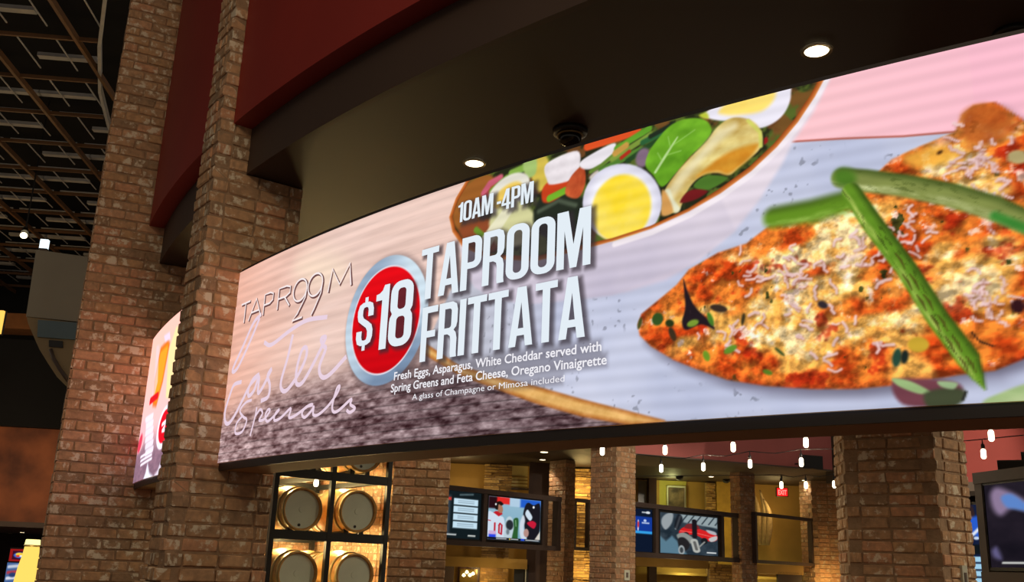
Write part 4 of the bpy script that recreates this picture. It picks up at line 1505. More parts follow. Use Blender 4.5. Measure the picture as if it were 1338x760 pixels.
def pic_football(P):
    P.c[:] = mixc((122, 168, 190), (150, 186, 206), P.V)
    blk(P, 0, .72, .2, 1, (40, 14, 20), .03)
    blk(P, .16, .84, .40, 1, (222, 44, 40), .02)
    blk(P, .40, .80, .62, 1, (176, 204, 226), .02)
    blk(P, .60, .80, 1, 1, (36, 92, 200), .03)
    # player on the left
    P.smooth([(.0, .6), (.1, .62), (.22, .56), (.30, .50), (.33, .2), (.30, .0), (.0, .0)], (206, 220, 236), soft=.015)
    P.poly([(.10, .62), (.20, .54), (.27, .60), (.25, .66), (.14, .66)], (190, 30, 40), soft=.012)
    P.ell(.215, .74, .055, .12, 12, (170, 118, 92), soft=.012)
    P.smooth([(.13, .72), (.15, .86), (.22, .90), (.28, .84), (.24, .80), (.19, .82), (.18, .70)], (28, 20, 18), soft=.012)
    for a in ([(.135, .38), (.135, .12)], [(.215, .34), (.215, .16), (.26, .13), (.265, .34), (.23, .38), (.21, .33)]):
        P.stroke(a, .03, (188, 26, 44), soft=.01)
    P.stroke([(.0, .44), (.05, .43)], .02, (190, 40, 50), soft=.01)
    blk(P, .03, .0, .16, .13, (44, 70, 226), .02)
    blk(P, .03, .12, .16, .2, (206, 170, 214), .02)
    # helmet group in the middle
    P.smooth([(.34, .48), (.40, .56), (.46, .5), (.5, .3), (.46, .0), (.32, .0), (.31, .2)], (188, 206, 216), soft=.02)
    P.ell(.41, .36, .07, .12, 0, (38, 44, 50), soft=.02)
    P.ell(.38, .2, .03, .07, 0, (110, 124, 132), soft=.02)
    P.smooth([(.48, .5), (.57, .52), (.57, .2), (.56, 0), (.46, 0), (.49, .3)], (44, 92, 48), soft=.015)
    P.stroke([(.52, .48), (.53, .34)], .012, (140, 190, 140), soft=.01)
    # men in black on the right
    P.smooth([(.70, .86), (.76, .93), (.86, .88), (.98, .92), (1, .5), (.96, .1), (.78, .0), (.70, .3), (.66, .62)], (26, 24, 32), soft=.015)
    P.smooth([(.62, .1), (.60, .4), (.66, .62), (.70, .5), (.68, .3), (.74, .1), (.7, 0)], (206, 216, 228), soft=.02)
    P.smooth([(.70, .66), (.74, .76), (.80, .68), (.84, .58), (.80, .5), (.74, .56)], (206, 222, 236), soft=.015)
    P.smooth([(.74, .44), (.84, .50), (.92, .44), (.88, .32), (.8, .36)], (196, 28, 56), soft=.015)
    P.ell(.73, .2, .05, .1, 0, (180, 140, 130), soft=.015)
    P.ell(.86, .83, .02, .03, 0, (240, 244, 246), soft=.01)
    P.ell(.14, .82, .015, .025, 0, (236, 236, 236), soft=.01)
    P.poly([(.9, .06), (1, .26), (1, .04)], (214, 206, 196), soft=.015)
    blk(P, 0, 0, 1, .055, (18, 20, 26), .01)
    for a, b in ((.17, .36), (.44, .58), (.72, .98)):
        blk(P, a, .02, b, .04, (206, 210, 214), .01)
    P.ell(.42, .03, .01, .02, 0, (240, 210, 40), soft=.008)
    blk(P, .63, .01, .7, .055, (40, 80, 220), .01)


def pic_blue(P):
    P.c[:] = (14, 24, 44)
    blk(P, 0, .46, 1, .82, (20, 56, 148), .01)
    blk(P, 0, .42, 1, .48, (52, 156, 226), .01)
    P.stroke([(.25, .52), (.26, .70)], .07, (226, 226, 236), soft=.03)
    P.stroke([(.26, .60), (.26, .66)], .08, (206, 40, 50), soft=.03)
    blk(P, .45, .66, .85, .69, (190, 206, 236), .015)
    P.ell(.62, .73, .08, .03, 0, (190, 206, 236), soft=.015)
    blk(P, .45, .91, .7, .935, (206, 212, 220), .01)
    P.ell(.78, .925, .12, .028, 0, (220, 226, 232), soft=.012)


def pic_cars(P):
    P.c[:] = (44, 56, 66) + np.zeros((P.U.size, 3)) + ((fbm(P.U * 6, P.V * 5, 3) - .5) * 60)[:, None]
    P.poly([(.0, .0), (.45, .0), (.30, .3), (.2, .44), (.1, .3), (.0, .42)], (88, 122, 140), soft=.03)
    P.poly([(.35, 1), (1, 1), (1, .72), (.4, .8)], (146, 160, 164), soft=.03)
    for k in range(6):
        P.stroke([(.36 + .12 * k, .80), (.46 + .12 * k, .99)], .02, (34, 44, 52), soft=.015)
    P.smooth([(.04, .86), (.12, .98), (.22, .99), (.20, .76), (.10, .58), (.03, .7)], (150, 158, 162), soft=.02)
    P.stroke([(.27, .62), (.34, .94)], .035, (216, 222, 224), soft=.015)
    P.smooth([(.24, .7), (.3, .98), (.38, .9), (.30, .6)], (22, 24, 30), soft=.02, al=.8)
    # red cars
    P.smooth([(.32, .56), (.38, .66), (.50, .72), (.70, .66), (.96, .56), (1, .46), (.94, .38), (.80, .38), (.62, .50), (.46, .50), (.34, .50)], (214, 34, 36), soft=.012)
    P.smooth([(.42, .66), (.48, .78), (.64, .76), (.66, .66)], (120, 40, 44), soft=.015)
    P.stroke([(.34, .58), (.6, .56), (.94, .48)], .012, (240, 130, 120), soft=.01)
    P.ell(.44, .5, .05, .06, 0, (24, 24, 28), soft=.012)
    P.ell(.76, .37, .06, .08, 0, (28, 28, 32), soft=.012)
    P.smooth([(.84, .44), (.98, .52), (.98, .42), (.88, .36)], (190, 190, 190), soft=.015)
    P.smooth([(.80, .66), (.96, .62), (.97, .54), (.84, .58)], (176, 176, 182), soft=.02)
    # person in the middle and engine
    P.stroke([(.585, .86), (.59, .46)], .085, (26, 22, 28), soft=.015)
    P.smooth([(.28, .46), (.38, .54), (.48, .50), (.56, .40), (.52, .28), (.36, .30)], (138, 142, 138), soft=.02)
    P.smooth([(.30, .36), (.40, .42), (.50, .28), (.46, .12), (.34, .08)], (36, 34, 36), soft=.02)
    P.stroke([(.58, .34), (.62, .12)], .13, (176, 178, 172), soft=.015)
    P.stroke([(.585, .32), (.62, .14)], .05, (96, 96, 94), soft=.015)
    P.ell(.36, .1, .055, .12, 0, (156, 164, 166), soft=.015)
    P.ell(.36, .1, .03, .07, 0, (60, 66, 70), soft=.015)
    P.stroke([(.66, .2), (.76, .34)], .03, (150, 150, 146), soft=.015)
    blk(P, .80, .06, .97, .09, (226, 230, 230), .012)


def pic_dark(P):
    P.c[:] = mixc((16, 14, 22), (44, 36, 46), fbm(P.U * 3, P.V * 4, 5))
    P.smooth([(.06, .88), (.14, .96), (.30, .88), (.48, .72), (.50, .62), (.30, .70), (.16, .62), (.08, .7)], (140, 120, 150), soft=.05)
    P.smooth([(.18, .84), (.30, .86), (.46, .70), (.48, .64), (.32, .68), (.22, .72)], (92, 132, 200), soft=.03)
    P.smooth([(.5, .9), (.8, .95), (1, .8), (1, .5), (.7, .6)], (58, 48, 56), soft=.08)
    P.smooth([(.02, .2), (.08, .24), (.12, .10), (.04, .12)], (96, 90, 130), soft=.04)
    blk(P, .12, .045, .4, .065, (210, 210, 206), .012)
    blk(P, .44, .045, .6, .065, (226, 206, 60), .012)
    blk(P, .66, .045, .98, .065, (210, 210, 206), .012)


def pic_blue2(P):
    P.c[:] = (20, 30, 60)
    P.smooth([(.1, .95), (.5, 1), (.6, .85), (.3, .78), (.1, .82)], (50, 34, 34), soft=.03)
    P.smooth([(.2, .84), (.5, .84), (.6, .7), (.2, .62)], (206, 130, 100), soft=.03)
    P.smooth([(.4, .82), (.9, .84), (.9, .6), (.5, .62)], (40, 90, 200), soft=.03)
    P.stroke([(.2, .56), (.6, .66), (.9, .74)], .05, (220, 226, 240), soft=.02)
    P.ell(.6, .58, .12, .02, 0, (200, 216, 240), soft=.012)
    blk(P, 0, .38, 1, .5, (16, 22, 26), .01)
    for k in range(4):
        blk(P, .1, .02 + k * .088, .95, .085 + k * .088, (160, 206, 232), .008)


# left group
pa = Plane((671, 680), 17., 43.)
cz0, cz1 = pa.sz((650, 715))[1], pa.sz((650, 640.5))[1]
sx = lambda x, y=680: pa.sz((x, y))[0]
cabinet(pa, 'dark cabinet holding the menu and football televisions', [sx(560), sx(631.5), sx(709.5), sx(731)], cz0, cz1, -.10, .05, .08, [1, 1, 0])
cab_l = bpy.data.objects['television_cabinet']
for s_ in (sx(600), sx(680)):
    q = np.array(pa.pt(s_, (cz0 + cz1) / 2, -.1))
    fix_normals(MB().tube([q, (q[0], 20.0, q[2])], .04, 8).build('wall_bracket', M['black'], cab_l))
tz0, tz1 = pa.sz((640, 704))[1], pa.sz((640, 647.5))[1]
tv(pa, 'television showing four pale menu boxes beside the tan brick column', sx(571), sx(627.5), tz0 - .02, tz1 + .02, .0, pic_menu)
tv(pa, 'television showing a football player in a white number 10 jersey', sx(637), sx(706), tz0, tz1, .0, pic_football, 140, 80)
# small open frame beyond the dark red column
pb = Plane((762, 690), 19.1, 43.)
b0, b1 = pb.sz((762, 719))[1], pb.sz((762, 652))[1]
cabinet(pb, 'empty open frame between the dark red column and slim column', [pb.sz((749, 690))[0], pb.sz((770, 690))[0]], b0, b1, -.06, .04, .06, [0])
# right group
pc = Plane((900, 695), 18.1, 43.)
cz0, cz1 = pc.sz((900, 731))[1], pc.sz((900, 663.5))[1]
sc = lambda x, y=695: pc.sz((x, y))[0]
cabinet(pc, 'dark cabinet holding the blue and car show televisions', [sc(824), sc(856.5), sc(942.5), sc(966)], cz0, cz1, -.10, .05, .08, [1, 1, 0])
tz0, tz1 = pc.sz((866, 722))[1], pc.sz((866, 669))[1]
tv(pc, 'television with a blue graphic half hidden behind the slim middle column', sc(827.5), sc(852), tz0, tz1 + .02, .0, pic_blue)
tv(pc, 'television showing a red car and an engine at a car show', sc(862), sc(937.5), tz0, tz1, .0, pic_cars, 150, 84)
pd = Plane((1020, 705), 19.7, 43.)
b0, b1 = pd.sz((1020, 737))[1], pd.sz((1020, 672.5))[1]
cabinet(pd, 'empty open frame right of the car show television', [pd.sz((986, 705))[0], pd.sz((1061, 705))[0]], b0, b1, -.06, .04, .06, [0])
# right edge group
pe = Plane((1290, 690), 9., -80)
se = lambda x, y=690: pe.sz((x, y))[0]
t1_ = pe.sz((1292, 634))[1]
t0_ = pe.sz((1300, 741))[1]
TW = (t1_ - t0_) * 1.72
cabinet(pe, 'large brown television surround at the right edge of the picture', [se(1283), se(1292) + TW + .2], t0_ - .14, t1_ + .12, -.4, .05, .1, [1])
tv(pe, 'big television with a dark blue scene at the right edge', se(1293.5), se(1293.5) + TW, t0_, t1_, .02, pic_dark)
pf2 = Plane((1280, 705), 10.6, -62)
tv(pf2, 'television with blue sport picture above menu boxes behind the wide column', pf2.sz((1258, 705))[0], pf2.sz((1288.5, 705))[0], pf2.sz((1280, 764))[1], pf2.sz((1280, 659))[1], 0., pic_blue2, 60, 100)
cabinet(pf2, 'narrow dark surround behind the wide brick column', [pf2.sz((1252, 705))[0], pf2.sz((1291, 705))[0]], pf2.sz((1280, 770))[1], pf2.sz((1280, 641))[1], -.2, .02, .05, [1])


def speaker(px, Y, ang, w, h, d, label):
    pl = Plane(px, Y, ang)
    z = pl.o[2]
    e = empty('loudspeaker', pl.pt(0, z - h / 2, -d / 2), label, 'loudspeaker')
    fix_normals(MB().add([pl.pt(s * w / 2 * k, z + t * h / 2 * k2, n) for n, k, k2 in ((-d, .7, .8), (0, 1, 1)) for s, t in ((-1, -1), (1, -1), (1, 1), (-1, 1))], BOXF).build('body', M['speaker'], e))
    fix_normals(MB().box(pl, -w / 2 + .015, w / 2 - .015, z - h / 2 + .015, z + h / 2 - .015, -.005, .012).build('grille', M['black'], e))
    fix_normals(MB().tube([pl.pt(0, z, -d * .8), pl.pt(0, z + .02, -d - .5)], .015, 6).build('bracket', M['black'], e))
    return e


speaker((1062, 603.5), 17.45, 17, .42, .24, .22, 'dark grey loudspeaker mounted on the dusky red bulkhead')
speaker((1324, 610), 9.0, -30, .26, .13, .2, 'grey loudspeaker on top of the right television surround')
speaker((1345, 597), 9.3, -20, .14, .1, .14, 'small black loudspeaker at the right edge above the television')

# switch plates on the columns
for px, Y, ang, lab, w, h in (((819, 751), 16.33, 24, 'small white switch plate on the slim middle column', .10, .16), ((1260, 757), 7.38, 31, 'white switch plate low on the wide brick column', .06, .2)):
    pl = Plane(px, Y, ang)
    z = pl.o[2]
    e = empty('switch_plate', pl.pt(0, z - h / 2), lab, 'switch')
    fix_normals(MB().box(pl, -w / 2, w / 2, z - h / 2, z + h / 2, -.05, .012).build('plate', M['white'], e))
    fix_normals(MB().box(pl, -w / 5, w / 5, z - h / 4, z + h / 4, .012, .018).build('rocker', M['grey'], e))

# ------------------------------------------------------------------ string lights
M['bulb'] = emit_mat('bulb_glow', (255, 240, 205), 5.0)
ORD = ['first', 'second', 'third', 'fourth', 'fifth', 'sixth']


def string(name, desc, pxs, z, lamps, ends=None):
    pts = [at_z(p_, z) for p_ in pxs]
    cab = []
    for i in range(len(pts)):
        if i:
            a, b = pts[i - 1], pts[i]
            for t in (.25, .5, .75):
                q = a + (b - a) * t
                cab.append((q[0], q[1], z + .16 - .06 * math.sin(math.pi * t) + .02))
        cab.append((pts[i][0], pts[i][1], z + .16))
    a, b = pts[0], pts[1]
    d = (b - a)
    cab = [tuple(np.array(cab[0]) - d * .6 + (0, 0, .05))] + cab
    d = pts[-1] - pts[-2]
    cab = cab + [tuple(np.array(cab[-1]) + d * .5 + (0, 0, .05))]
    if ends:
        cab[0] = ends[0] or cab[0]
        cab[-1] = ends[1] or cab[-1]
    o = MB().tube(cab, .006, 6).build('light_string_cable', M['black'], None)
    tag(o, desc[1], 'cable')
    for i, q in enumerate(pts):
        e = empty('string_bulb', (q[0], q[1], z - .08), '%s bulb from the left on the %s' % (ORD[i], desc[0]), 'light bulb', 'string light bulbs')
        MB().lathe((q[0], q[1], z), (0, 0, 1), [(-.065, .004), (-.06, .018), (-.045, .028), (.03, .028), (.045, .02), (.055, .014)], 12).build('glass_bulb', M['bulb'], e, True)
        MB().lathe((q[0], q[1], z), (0, 0, 1), [(.05, .018), (.055, .02), (.10, .02), (.11, .008), (.165, .005)], 10).build('socket', M['black'], e, True)
    for q in lamps:
        lamp('POINT', 'string_glow', (pts[q][0], pts[q][1], z), 48, (1, .82, .58), .05)


string('a', ('nearer string of lights under the display', 'thin black cable of the nearer string of lights'), [(787, 588), (869, 587), (958, 583), (1053, 577), (1295, 568)], 1.45, (1, 3))
string('b', ('middle string before the red bulkhead', 'thin black cable of the middle string of lights'), [(864, 611), (919, 609), (980, 605), (1047, 603), (1285, 592)], 1.45, (1, 3))
string('c', ('far short string of lights beside the exit sign', 'thin black cable of the far short string of lights'), [(1021, 633), (1053, 633), (1090, 632)], 1.45, (), (tuple(at_y((828, 622), 16.5)), tuple(at_y((1150, 618), 9.0))))

# small downlights in the back ceilings
for px, r_, lab in (((711, 590), .09, 'bright round downlight above the dark red brick column'), ((709, 600), .07, 'dim round downlight just behind the bright one above the dark red column')):
    q = at_z(px, ZI)
    downlight(q[0], q[1], ZI, r_, lab, 25, 'downlights in the back ceiling')
for px, lab in (((925, 624), 'small downlight left of the exit sign'), ((1030, 633), 'small downlight right beside the exit sign')):
    q = at_z(px, ZI)
    downlight(q[0], min(q[1], 20.6), ZI, .07, lab, 12, 'downlights in the back ceiling')
for px, lab in (((888, 622), 'black ceiling speaker above the framed picture'), ((949, 626), 'black ceiling speaker above the bright ochre panel')):
    q = at_z(px, ZI)
    e = empty('ceiling_speaker', (q[0], q[1], ZI), lab, 'loudspeaker')
    MB().lathe((q[0], q[1], ZI - .08), (0, 0, 1), [(0, .03), (.02, .07), (.08, .08)], 14).build('housing', M['black'], e, True)

# ------------------------------------------------------------------ barrel rack
pr_ = Plane((361, 640), 11.0, 36.7)
rs_ = lambda x, y: pr_.sz((x, y))[0]
rz = lambda x, y: pr_.sz((x, y))[1]
S_L, S_C, S_R = 0.0, rs_(435.5, 640), rs_(508.5, 640)
rack = empty('barrel_rack', pr_.pt((S_L + S_R) / 2, -EYE), 'black steel rack holding barrels beside the near brick pier', 'rack')
DEP = 1.9
for s in (S_L, S_C, S_R):
    for n in (0, -DEP):
        fix_normals(MB().box(pr_, s - .028, s + .028, -EYE, 2.3, n - .06, n).build('post', M['steel'], rack))
zb1, zb2 = rz(435, 622), rz(430, 701)
pit = zb1 - zb2
for k, z in enumerate((zb1 + pit, zb1, zb2, zb2 - pit)):
    for n in (0, -DEP):
        fix_normals(MB().box(pr_, S_L, S_R, z - .05, z + .05, n - .05, n - .004).build('beam', M['steel'], rack))
    for s in (S_L, S_C, S_R):
        fix_normals(MB().box(pr_, s - .02, s + .02, z - .03, z + .03, -DEP, -.05).build('side_rail', M['steel'], rack))
M['stave'] = mat('oak_staves', (196, 152, 84), .6, rgb2=(150, 104, 50), scale=7)
M['headm'] = mat('grey_green_barrel_head', (196, 206, 190), .6, var=.04, scale=5)
M['hoop'] = mat('galvanised_hoop', (170, 150, 104), .4, .5)


def barrel(s, z, n, label, R_=.235):
    o = pr_.pt(s, z, n)
    ax = -pr_.n
    e = empty('barrel', pr_.pt(s, z - R_, n - .4), label, 'barrel', 'barrels in the rack')
    body = MB().lathe(o, ax, [(.03, R_ * .90), (0, R_ * .93), (0, R_), (.06, R_ * 1.02), (.2, R_ * 1.12), (.4, R_ * 1.17), (.6, R_ * 1.12), (.74, R_ * 1.02), (.8, R_)], 32)
    body.f = [f_ for f_ in body.f if len(f_) == 4]
    fix_normals(body.build('staves', M['stave'], e, True))
    hd = MB().lathe(o, ax, [(.030, R_ * .91), (.032, .01)], 32).build('head', M['headm'], e)
    c = np.array(o)
    MB().lathe(c + ax * .026, ax, [(0, .035), (.01, .037)], 20).build('boss', M['headm'], hd)
    b = c + ax * .024 + np.array([0, 0, -R_ * .74]) - pr_.d * .02
    MB().lathe(b, ax, [(0, .017), (.012, .017)], 14).build('bung', M['black'], hd)
    for t, k in ((.0, 1.005), (.12, 1.075), (.66, 1.075)):
        h = MB().lathe(o, ax, [(t, R_ * k - .003), (t, R_ * k + .006), (t + .045, R_ * (k + .02) + .006), (t + .045, R_ * k - .003)], 32)
        h.f = h.f[:-2]
        fix_normals(h.build('hoop', M['hoop'], e, True))
    # cradle blocks under the barrel
    for q in (-.1, .1):
        fix_normals(MB().box(pr_, s + q - .03, s + q + .03, z - R_ - .06, z - R_ * .86, n - .7, n - .08).build('cradle_block', M['steel'], e))
    return e


NB = -.10
row = {}
spots = []
for (x, y), lab in (((396, 665), 'barrel in the middle row, left bay of the rack'), ((468.6, 668), 'barrel in the middle row, right bay of the rack'), ((389, 749), 'barrel in the bottom row, left bay of the rack'), ((464, 751), 'barrel in the bottom row, right bay of the rack')):
    pq = Plane((361, 640), 11.0, 36.7)
    d = ray((x, y))[0]
    k = ((pr_.o + pr_.n * NB) @ pr_.n) / (d @ pr_.n)
    Pp = d * k
    s, z = float((Pp - pr_.o) @ pr_.d), float(Pp[2])
    spots.append((s, z))
    barrel(s, z, NB, lab)
dz = spots[0][1] - spots[2][1]
barrel(spots[0][0] + .02, spots[0][1] + dz, NB, 'barrel in the top row, left bay of the rack')
barrel(spots[1][0] + .02, spots[1][1] + dz, NB, 'barrel in the top row, right bay of the rack')
for i, lab in enumerate(('barrel behind the middle left barrel', 'barrel behind the middle right barrel', 'barrel behind the bottom left barrel', 'barrel behind the bottom right barrel')):
    barrel(spots[i][0] + (.12 if i % 2 == 0 else .06), spots[i][1] - .01, NB - .98, lab + ' in the rack')
# glowing lamps in the rack and the brick wall behind it
for s, z in ((.30, zb1 - .07), (1.05, zb1 - .07), (.30, zb2 - .07), (1.05, zb2 - .07), (.7, zb1 + .45)):
    lamp('POINT', 'rack_lamp', pr_.pt(s, z, -.46), 20, (1, .74, .32), .04)
    lamp('POINT', 'rack_lamp', pr_.pt(s, z, -1.5), 20, (1, .74, .32), .04)
lf = at_y((413, 632), 11.45)
e = empty('rack_lamp_fixture', (lf[0], lf[1], lf[2]), 'small bright lamp under the upper beam of the barrel rack', 'lamp')
MB().lathe(lf, (0, 0, 1), [(-.03, .012), (-.02, .026), (.02, .03), (.05, .02)], 12).build('shade', M['bulb'], e)
MB().tube([lf + np.array([0, 0, .045]), lf + np.array([0, 0, .1])], .012, 6).build('stem', M['steel'], e)
wl = [pr_.pt(-1.2, 0, -2.25)[:2], pr_.pt(2.3, 0, -2.25)[:2], pr_.pt(2.3, 0, -2.45)[:2], pr_.pt(-1.2, 0, -2.45)[:2]]
wk = struct(empty('wall_rack', (*pr_.pt(.5, 0, -2.3)[:2], -EYE)))
poly = ccw([tuple(q) for q in wl])
fix_normals(MB().prism(inset(poly, .007), -EYE, 2.46).build('mortar_core', M['mortar'], wk))
brick_faces(wk, poly, visible_edges(poly, 0.)[:1], -.5, 2.4, M['brick'], 91, joined=True)
# side wall at the right of the rack bay
sw = [pr_.pt(S_R + .10, 0, -.05)[:2], pr_.pt(S_R + .30, 0, -.05)[:2], pr_.pt(S_R + .30, 0, -2.2)[:2], pr_.pt(S_R + .10, 0, -2.2)[:2]]
wk = struct(empty('wall_rack.001', (*pr_.pt(S_R + .2, 0, -1)[:2], -EYE)))
poly = ccw([tuple(q) for q in sw])
fix_normals(MB().prism(inset(poly, .007), -EYE, 2.46).build('mortar_core', M['mortar'], wk))
brick_faces(wk, poly, [0, 1, 2, 3], -.5, 2.4, M['brick'], 95, joined=True)

# warm wall-wash lamps of the bar behind
for px, Y, en, c in (((760, 640), 19.4, 16, (1, .70, .26)), ((600, 630), 19.2, 9, (1, .72, .32)), ((625, 745), 19.3, 9, (1, .7, .3)), ((878, 640), 21.4, 8, (.9, .9, .35)), ((1015, 660), 21.2, 9, (1, .72, .3)), ((893, 742), 21.5, 9, (.9, .9, .35)), ((1080, 770), 20.0, 20, (1, .62, .2)), ((945, 690), 21.0, 6, (1, .75, .3)), ((762, 745), 19.4, 10, (1, .70, .26)), ((1000, 765), 21.4, 6, (.9, .9, .35))):
    q = at_y(px, Y)
    lamp('POINT', 'wall_wash', q, en, c, .08)

# unseen downlights added inside the ring to brighten the columns and barrels
for x, y, lab in ((6.2, 7.4, 'unseen added downlight inside the ring, right of the wide column'), (1.2, 10.6, 'unseen added downlight inside the ring above the middle of the bar'), (-.2, 8.0, 'unseen added downlight inside the ring in front of the barrel rack')):
    downlight(x, y, ZC, .075, lab, 65 if x < 0 else 140, 'downlights in the ring soffit', 150)

# unseen spots added on the soffit to brighten the columns' right-hand sides
for p_, t_, en, lab_ in (((4.7, 10.0, 2.40), (2.3, 17.0, .4), 480, 'unseen black spot added on the soffit to light the slim middle column'), ((6.4, 6.0, 2.40), (3.5, 7.5, .3), 140, 'unseen black spot added on the soffit to light the wide brick column'), ((3.2, 9.6, 2.4), (1.0, 18.6, .6), 330, 'unseen black spot added on the soffit to light the dark red column'), ((6.6, 8.9, 2.4), (4.6, 19.2, .3), 500, 'unseen black spot added on the soffit, aimed past the car show television')):
    e = empty('added_spot', p_, lab_, 'ceiling light', 'added spots of the bar')
    d_ = np.array(t_) - np.array(p_)
    d_ = d_ / np.linalg.norm(d_)
    fix_normals(MB().lathe(p_, d_, [(-.14, .045), (-.13, .05), (-.005, .05), (-.03, .04)], 14).build('can', M['black'], e))
    fix_normals(MB().tube([np.array(p_) - d_ * .1, (p_[0], p_[1], ZC)], .01, 6).build('stem', M['black'], e))
    lamp('SPOT', 'added_spot_lamp', tuple(np.array(p_) + d_ * .01), en, (1, .86, .66), .05, t_, 34 if p_[1] > 7 else 60)

for s, z in ((.35, zb2 - pit - .25), (1.1, zb2 - pit - .25)):
    lamp('POINT', 'rack_lamp', pr_.pt(s, z, -.25), 34, (1, .74, .32), .05)  # lamps added low in the rack, out of view, to brighten the ring underside
for px, Y, en in (((640, 762), 18.3, 9), ((880, 764), 19.2, 9), ((1020, 768), 19.8, 5)):
    lamp('POINT', 'ledge_fill', at_y(px, Y), en, (1, .74, .34), .06)  # unseen point lamps added to brighten the ledges

# ------------------------------------------------------------------ the gaming hall on the left
ZG = 6.0
GA = math.radians(5.0)
gd = np.array([math.cos(GA), math.sin(GA)])
gn = np.array([-math.sin(GA), math.cos(GA)])
M['gridbeam'] = mat('bronze_grid_beam', (118, 84, 54), .5, var=.1)
M['louvre'] = mat('grey_louvre', (190, 190, 190), .6, var=.08)
M['void'] = mat('black_void', (10, 9, 9), .9, var=.1)
hall = struct(empty('ceiling.003', (-7, 14, ZG)))
fix_normals(MB().prism([(-20, 4), (-3.6, 4), (-3.6, 24), (-20, 24)], ZG + 1.3, ZG + 1.4).build('deck', M['void'], hall))
TRIM = [(-4.15, 8.3), (-4.74, 9.76), (-5.22, 10.81), (-5.71, 12.06), (-6.02, 13.17), (-6.25, 14.6), (-6.35, 16.5), (-6.3, 20), (-6.2, 24)]


def trim_x(y):
    return float(np.interp(y, [q[1] for q in TRIM], [q[0] for q in TRIM]))


SPC = 1.12
O0 = np.array([-5.45, 10.71])


def gpt(i, j, z):
    q = O0 + gd * i * SPC + gn * j * SPC
    return np.array([q[0], q[1], z])


def bar(a, b, w, z0, z1, name, material):
    a, b = np.array(a[:2]), np.array(b[:2])
    d = (b - a) / np.linalg.norm(b - a)
    n = np.array([-d[1], d[0]]) * w / 2
    return fix_normals(MB().prism([tuple(a - n), tuple(b - n), tuple(b + n), tuple(a + n)], z0, z1).build(name, material, hall))


def clip_right(a, b, steps=60):
    """keep the part of a-b left of the curved trim"""
    ts = [t for t in np.linspace(0, 1, steps) if (a + (b - a) * t)[0] <= trim_x((a + (b - a) * t)[1])]
    if len(ts) < 2:
        return None
    return a + (b - a) * ts[0], a + (b - a) * ts[-1]


for j in range(-2, 12):
    q = clip_right(gpt(-9, j, ZG), gpt(3, j, ZG), 200)
    if q:
        bar(q[0], q[1], .03, ZG, ZG + .05, 'grid_beam', M['gridbeam'])
for i in range(-9, 2):
    q = clip_right(gpt(i, -2, ZG), gpt(i, 11.5, ZG), 200)
    if q:
        bar(q[0], q[1], .042, ZG - .03, ZG + .05, 'cross_beam', M['gridbeam'])
for j in range(-2, 11):
    for i in range(-9, 2):
        st = .35 if (i + j) % 2 else .02
        q = clip_right(gpt(i + st, j + .62, ZG), gpt(i + st + .66, j + .62, ZG), 20)
        if q:
            bar(q[0], q[1], .10, ZG + .10, ZG + .15, 'louvre_panel', M['louvre'])
        q = clip_right(gpt(i + .05, j + .2, ZG), gpt(i + .95, j + .2, ZG), 20)
        if q:
            bar(q[0], q[1], .018, ZG + .14, ZG + .16, 'rail', M['louvre'])
        for o_ in (.30, .72):
            q = clip_right(gpt(i + o_, j + .08, ZG), gpt(i + o_, j + .85, ZG), 12)
            if q:
                bar(q[0], q[1], .014, ZG + .07, ZG + .084, 'hanger_rod', M['louvre'])
for a, b in zip(TRIM, TRIM[1:]):
    bar(a, b, .04, ZG - .02, ZG + .08, 'edge_trim', M['louvre'])
# dark upper wall behind the piers
struct(fix_normals(MB().prism([(-20, 23.5), (-2.5, 23.5), (-2.5, 23.8), (-20, 23.8)], -EYE, ZG + 1.3).build('wall_far', M['void'])))
# hall bulkhead: black band, rust-coloured panel, grey soffit
hp = Plane((40, 620), 15.5, 6)
hz = lambda y: hp.sz((40, y))[1]
struct(fix_normals(MB().box(hp, -6, 2.2, hz(558.5), hz(446), -1.5, .12).build('wall_left.003', M['void'])))
M['rust'] = mat('rust_mottled_panel', (168, 96, 56), .7, scale=1.6, rgb2=(96, 50, 30))
struct(fix_normals(MB().box(hp, -6, 2.2, hz(682), hz(559), -.3, 0).build('wall_left.004', M['rust'])))
struct(fix_normals(MB().box(hp, -6, 2.2, hz(689), hz(682), -.3, .05).build('trim_10', M['cab'])))
struct(fix_normals(MB().box(hp, -6, 2.2, hz(689), hz(688), -7.4, 0).build('ceiling.004', mat('pale_soffit', (176, 166, 160), .7))))
struct(fix_normals(MB().box(hp, -6, 3.0, -EYE, hz(690), -7.6, -7.4).build('wall_left.005', mat('dark_slot_wall', (60, 44, 40), .7))))
for x in (14, 29):
    q = at_z((x, 697 - (2 if x > 20 else 0)), hz(689))
    downlight(q[0], q[1], q[2], .05, 'tiny downlight under the far left soffit, ' + ('left one' if x < 20 else 'right one'), 6, 'downlights under the far left soffit')
# brownish lit ceiling strip beyond
struct(wbox('trim_11', -60, 408, 46, 428, 19., .6, mat('umber_band', (120, 78, 44), .8)))

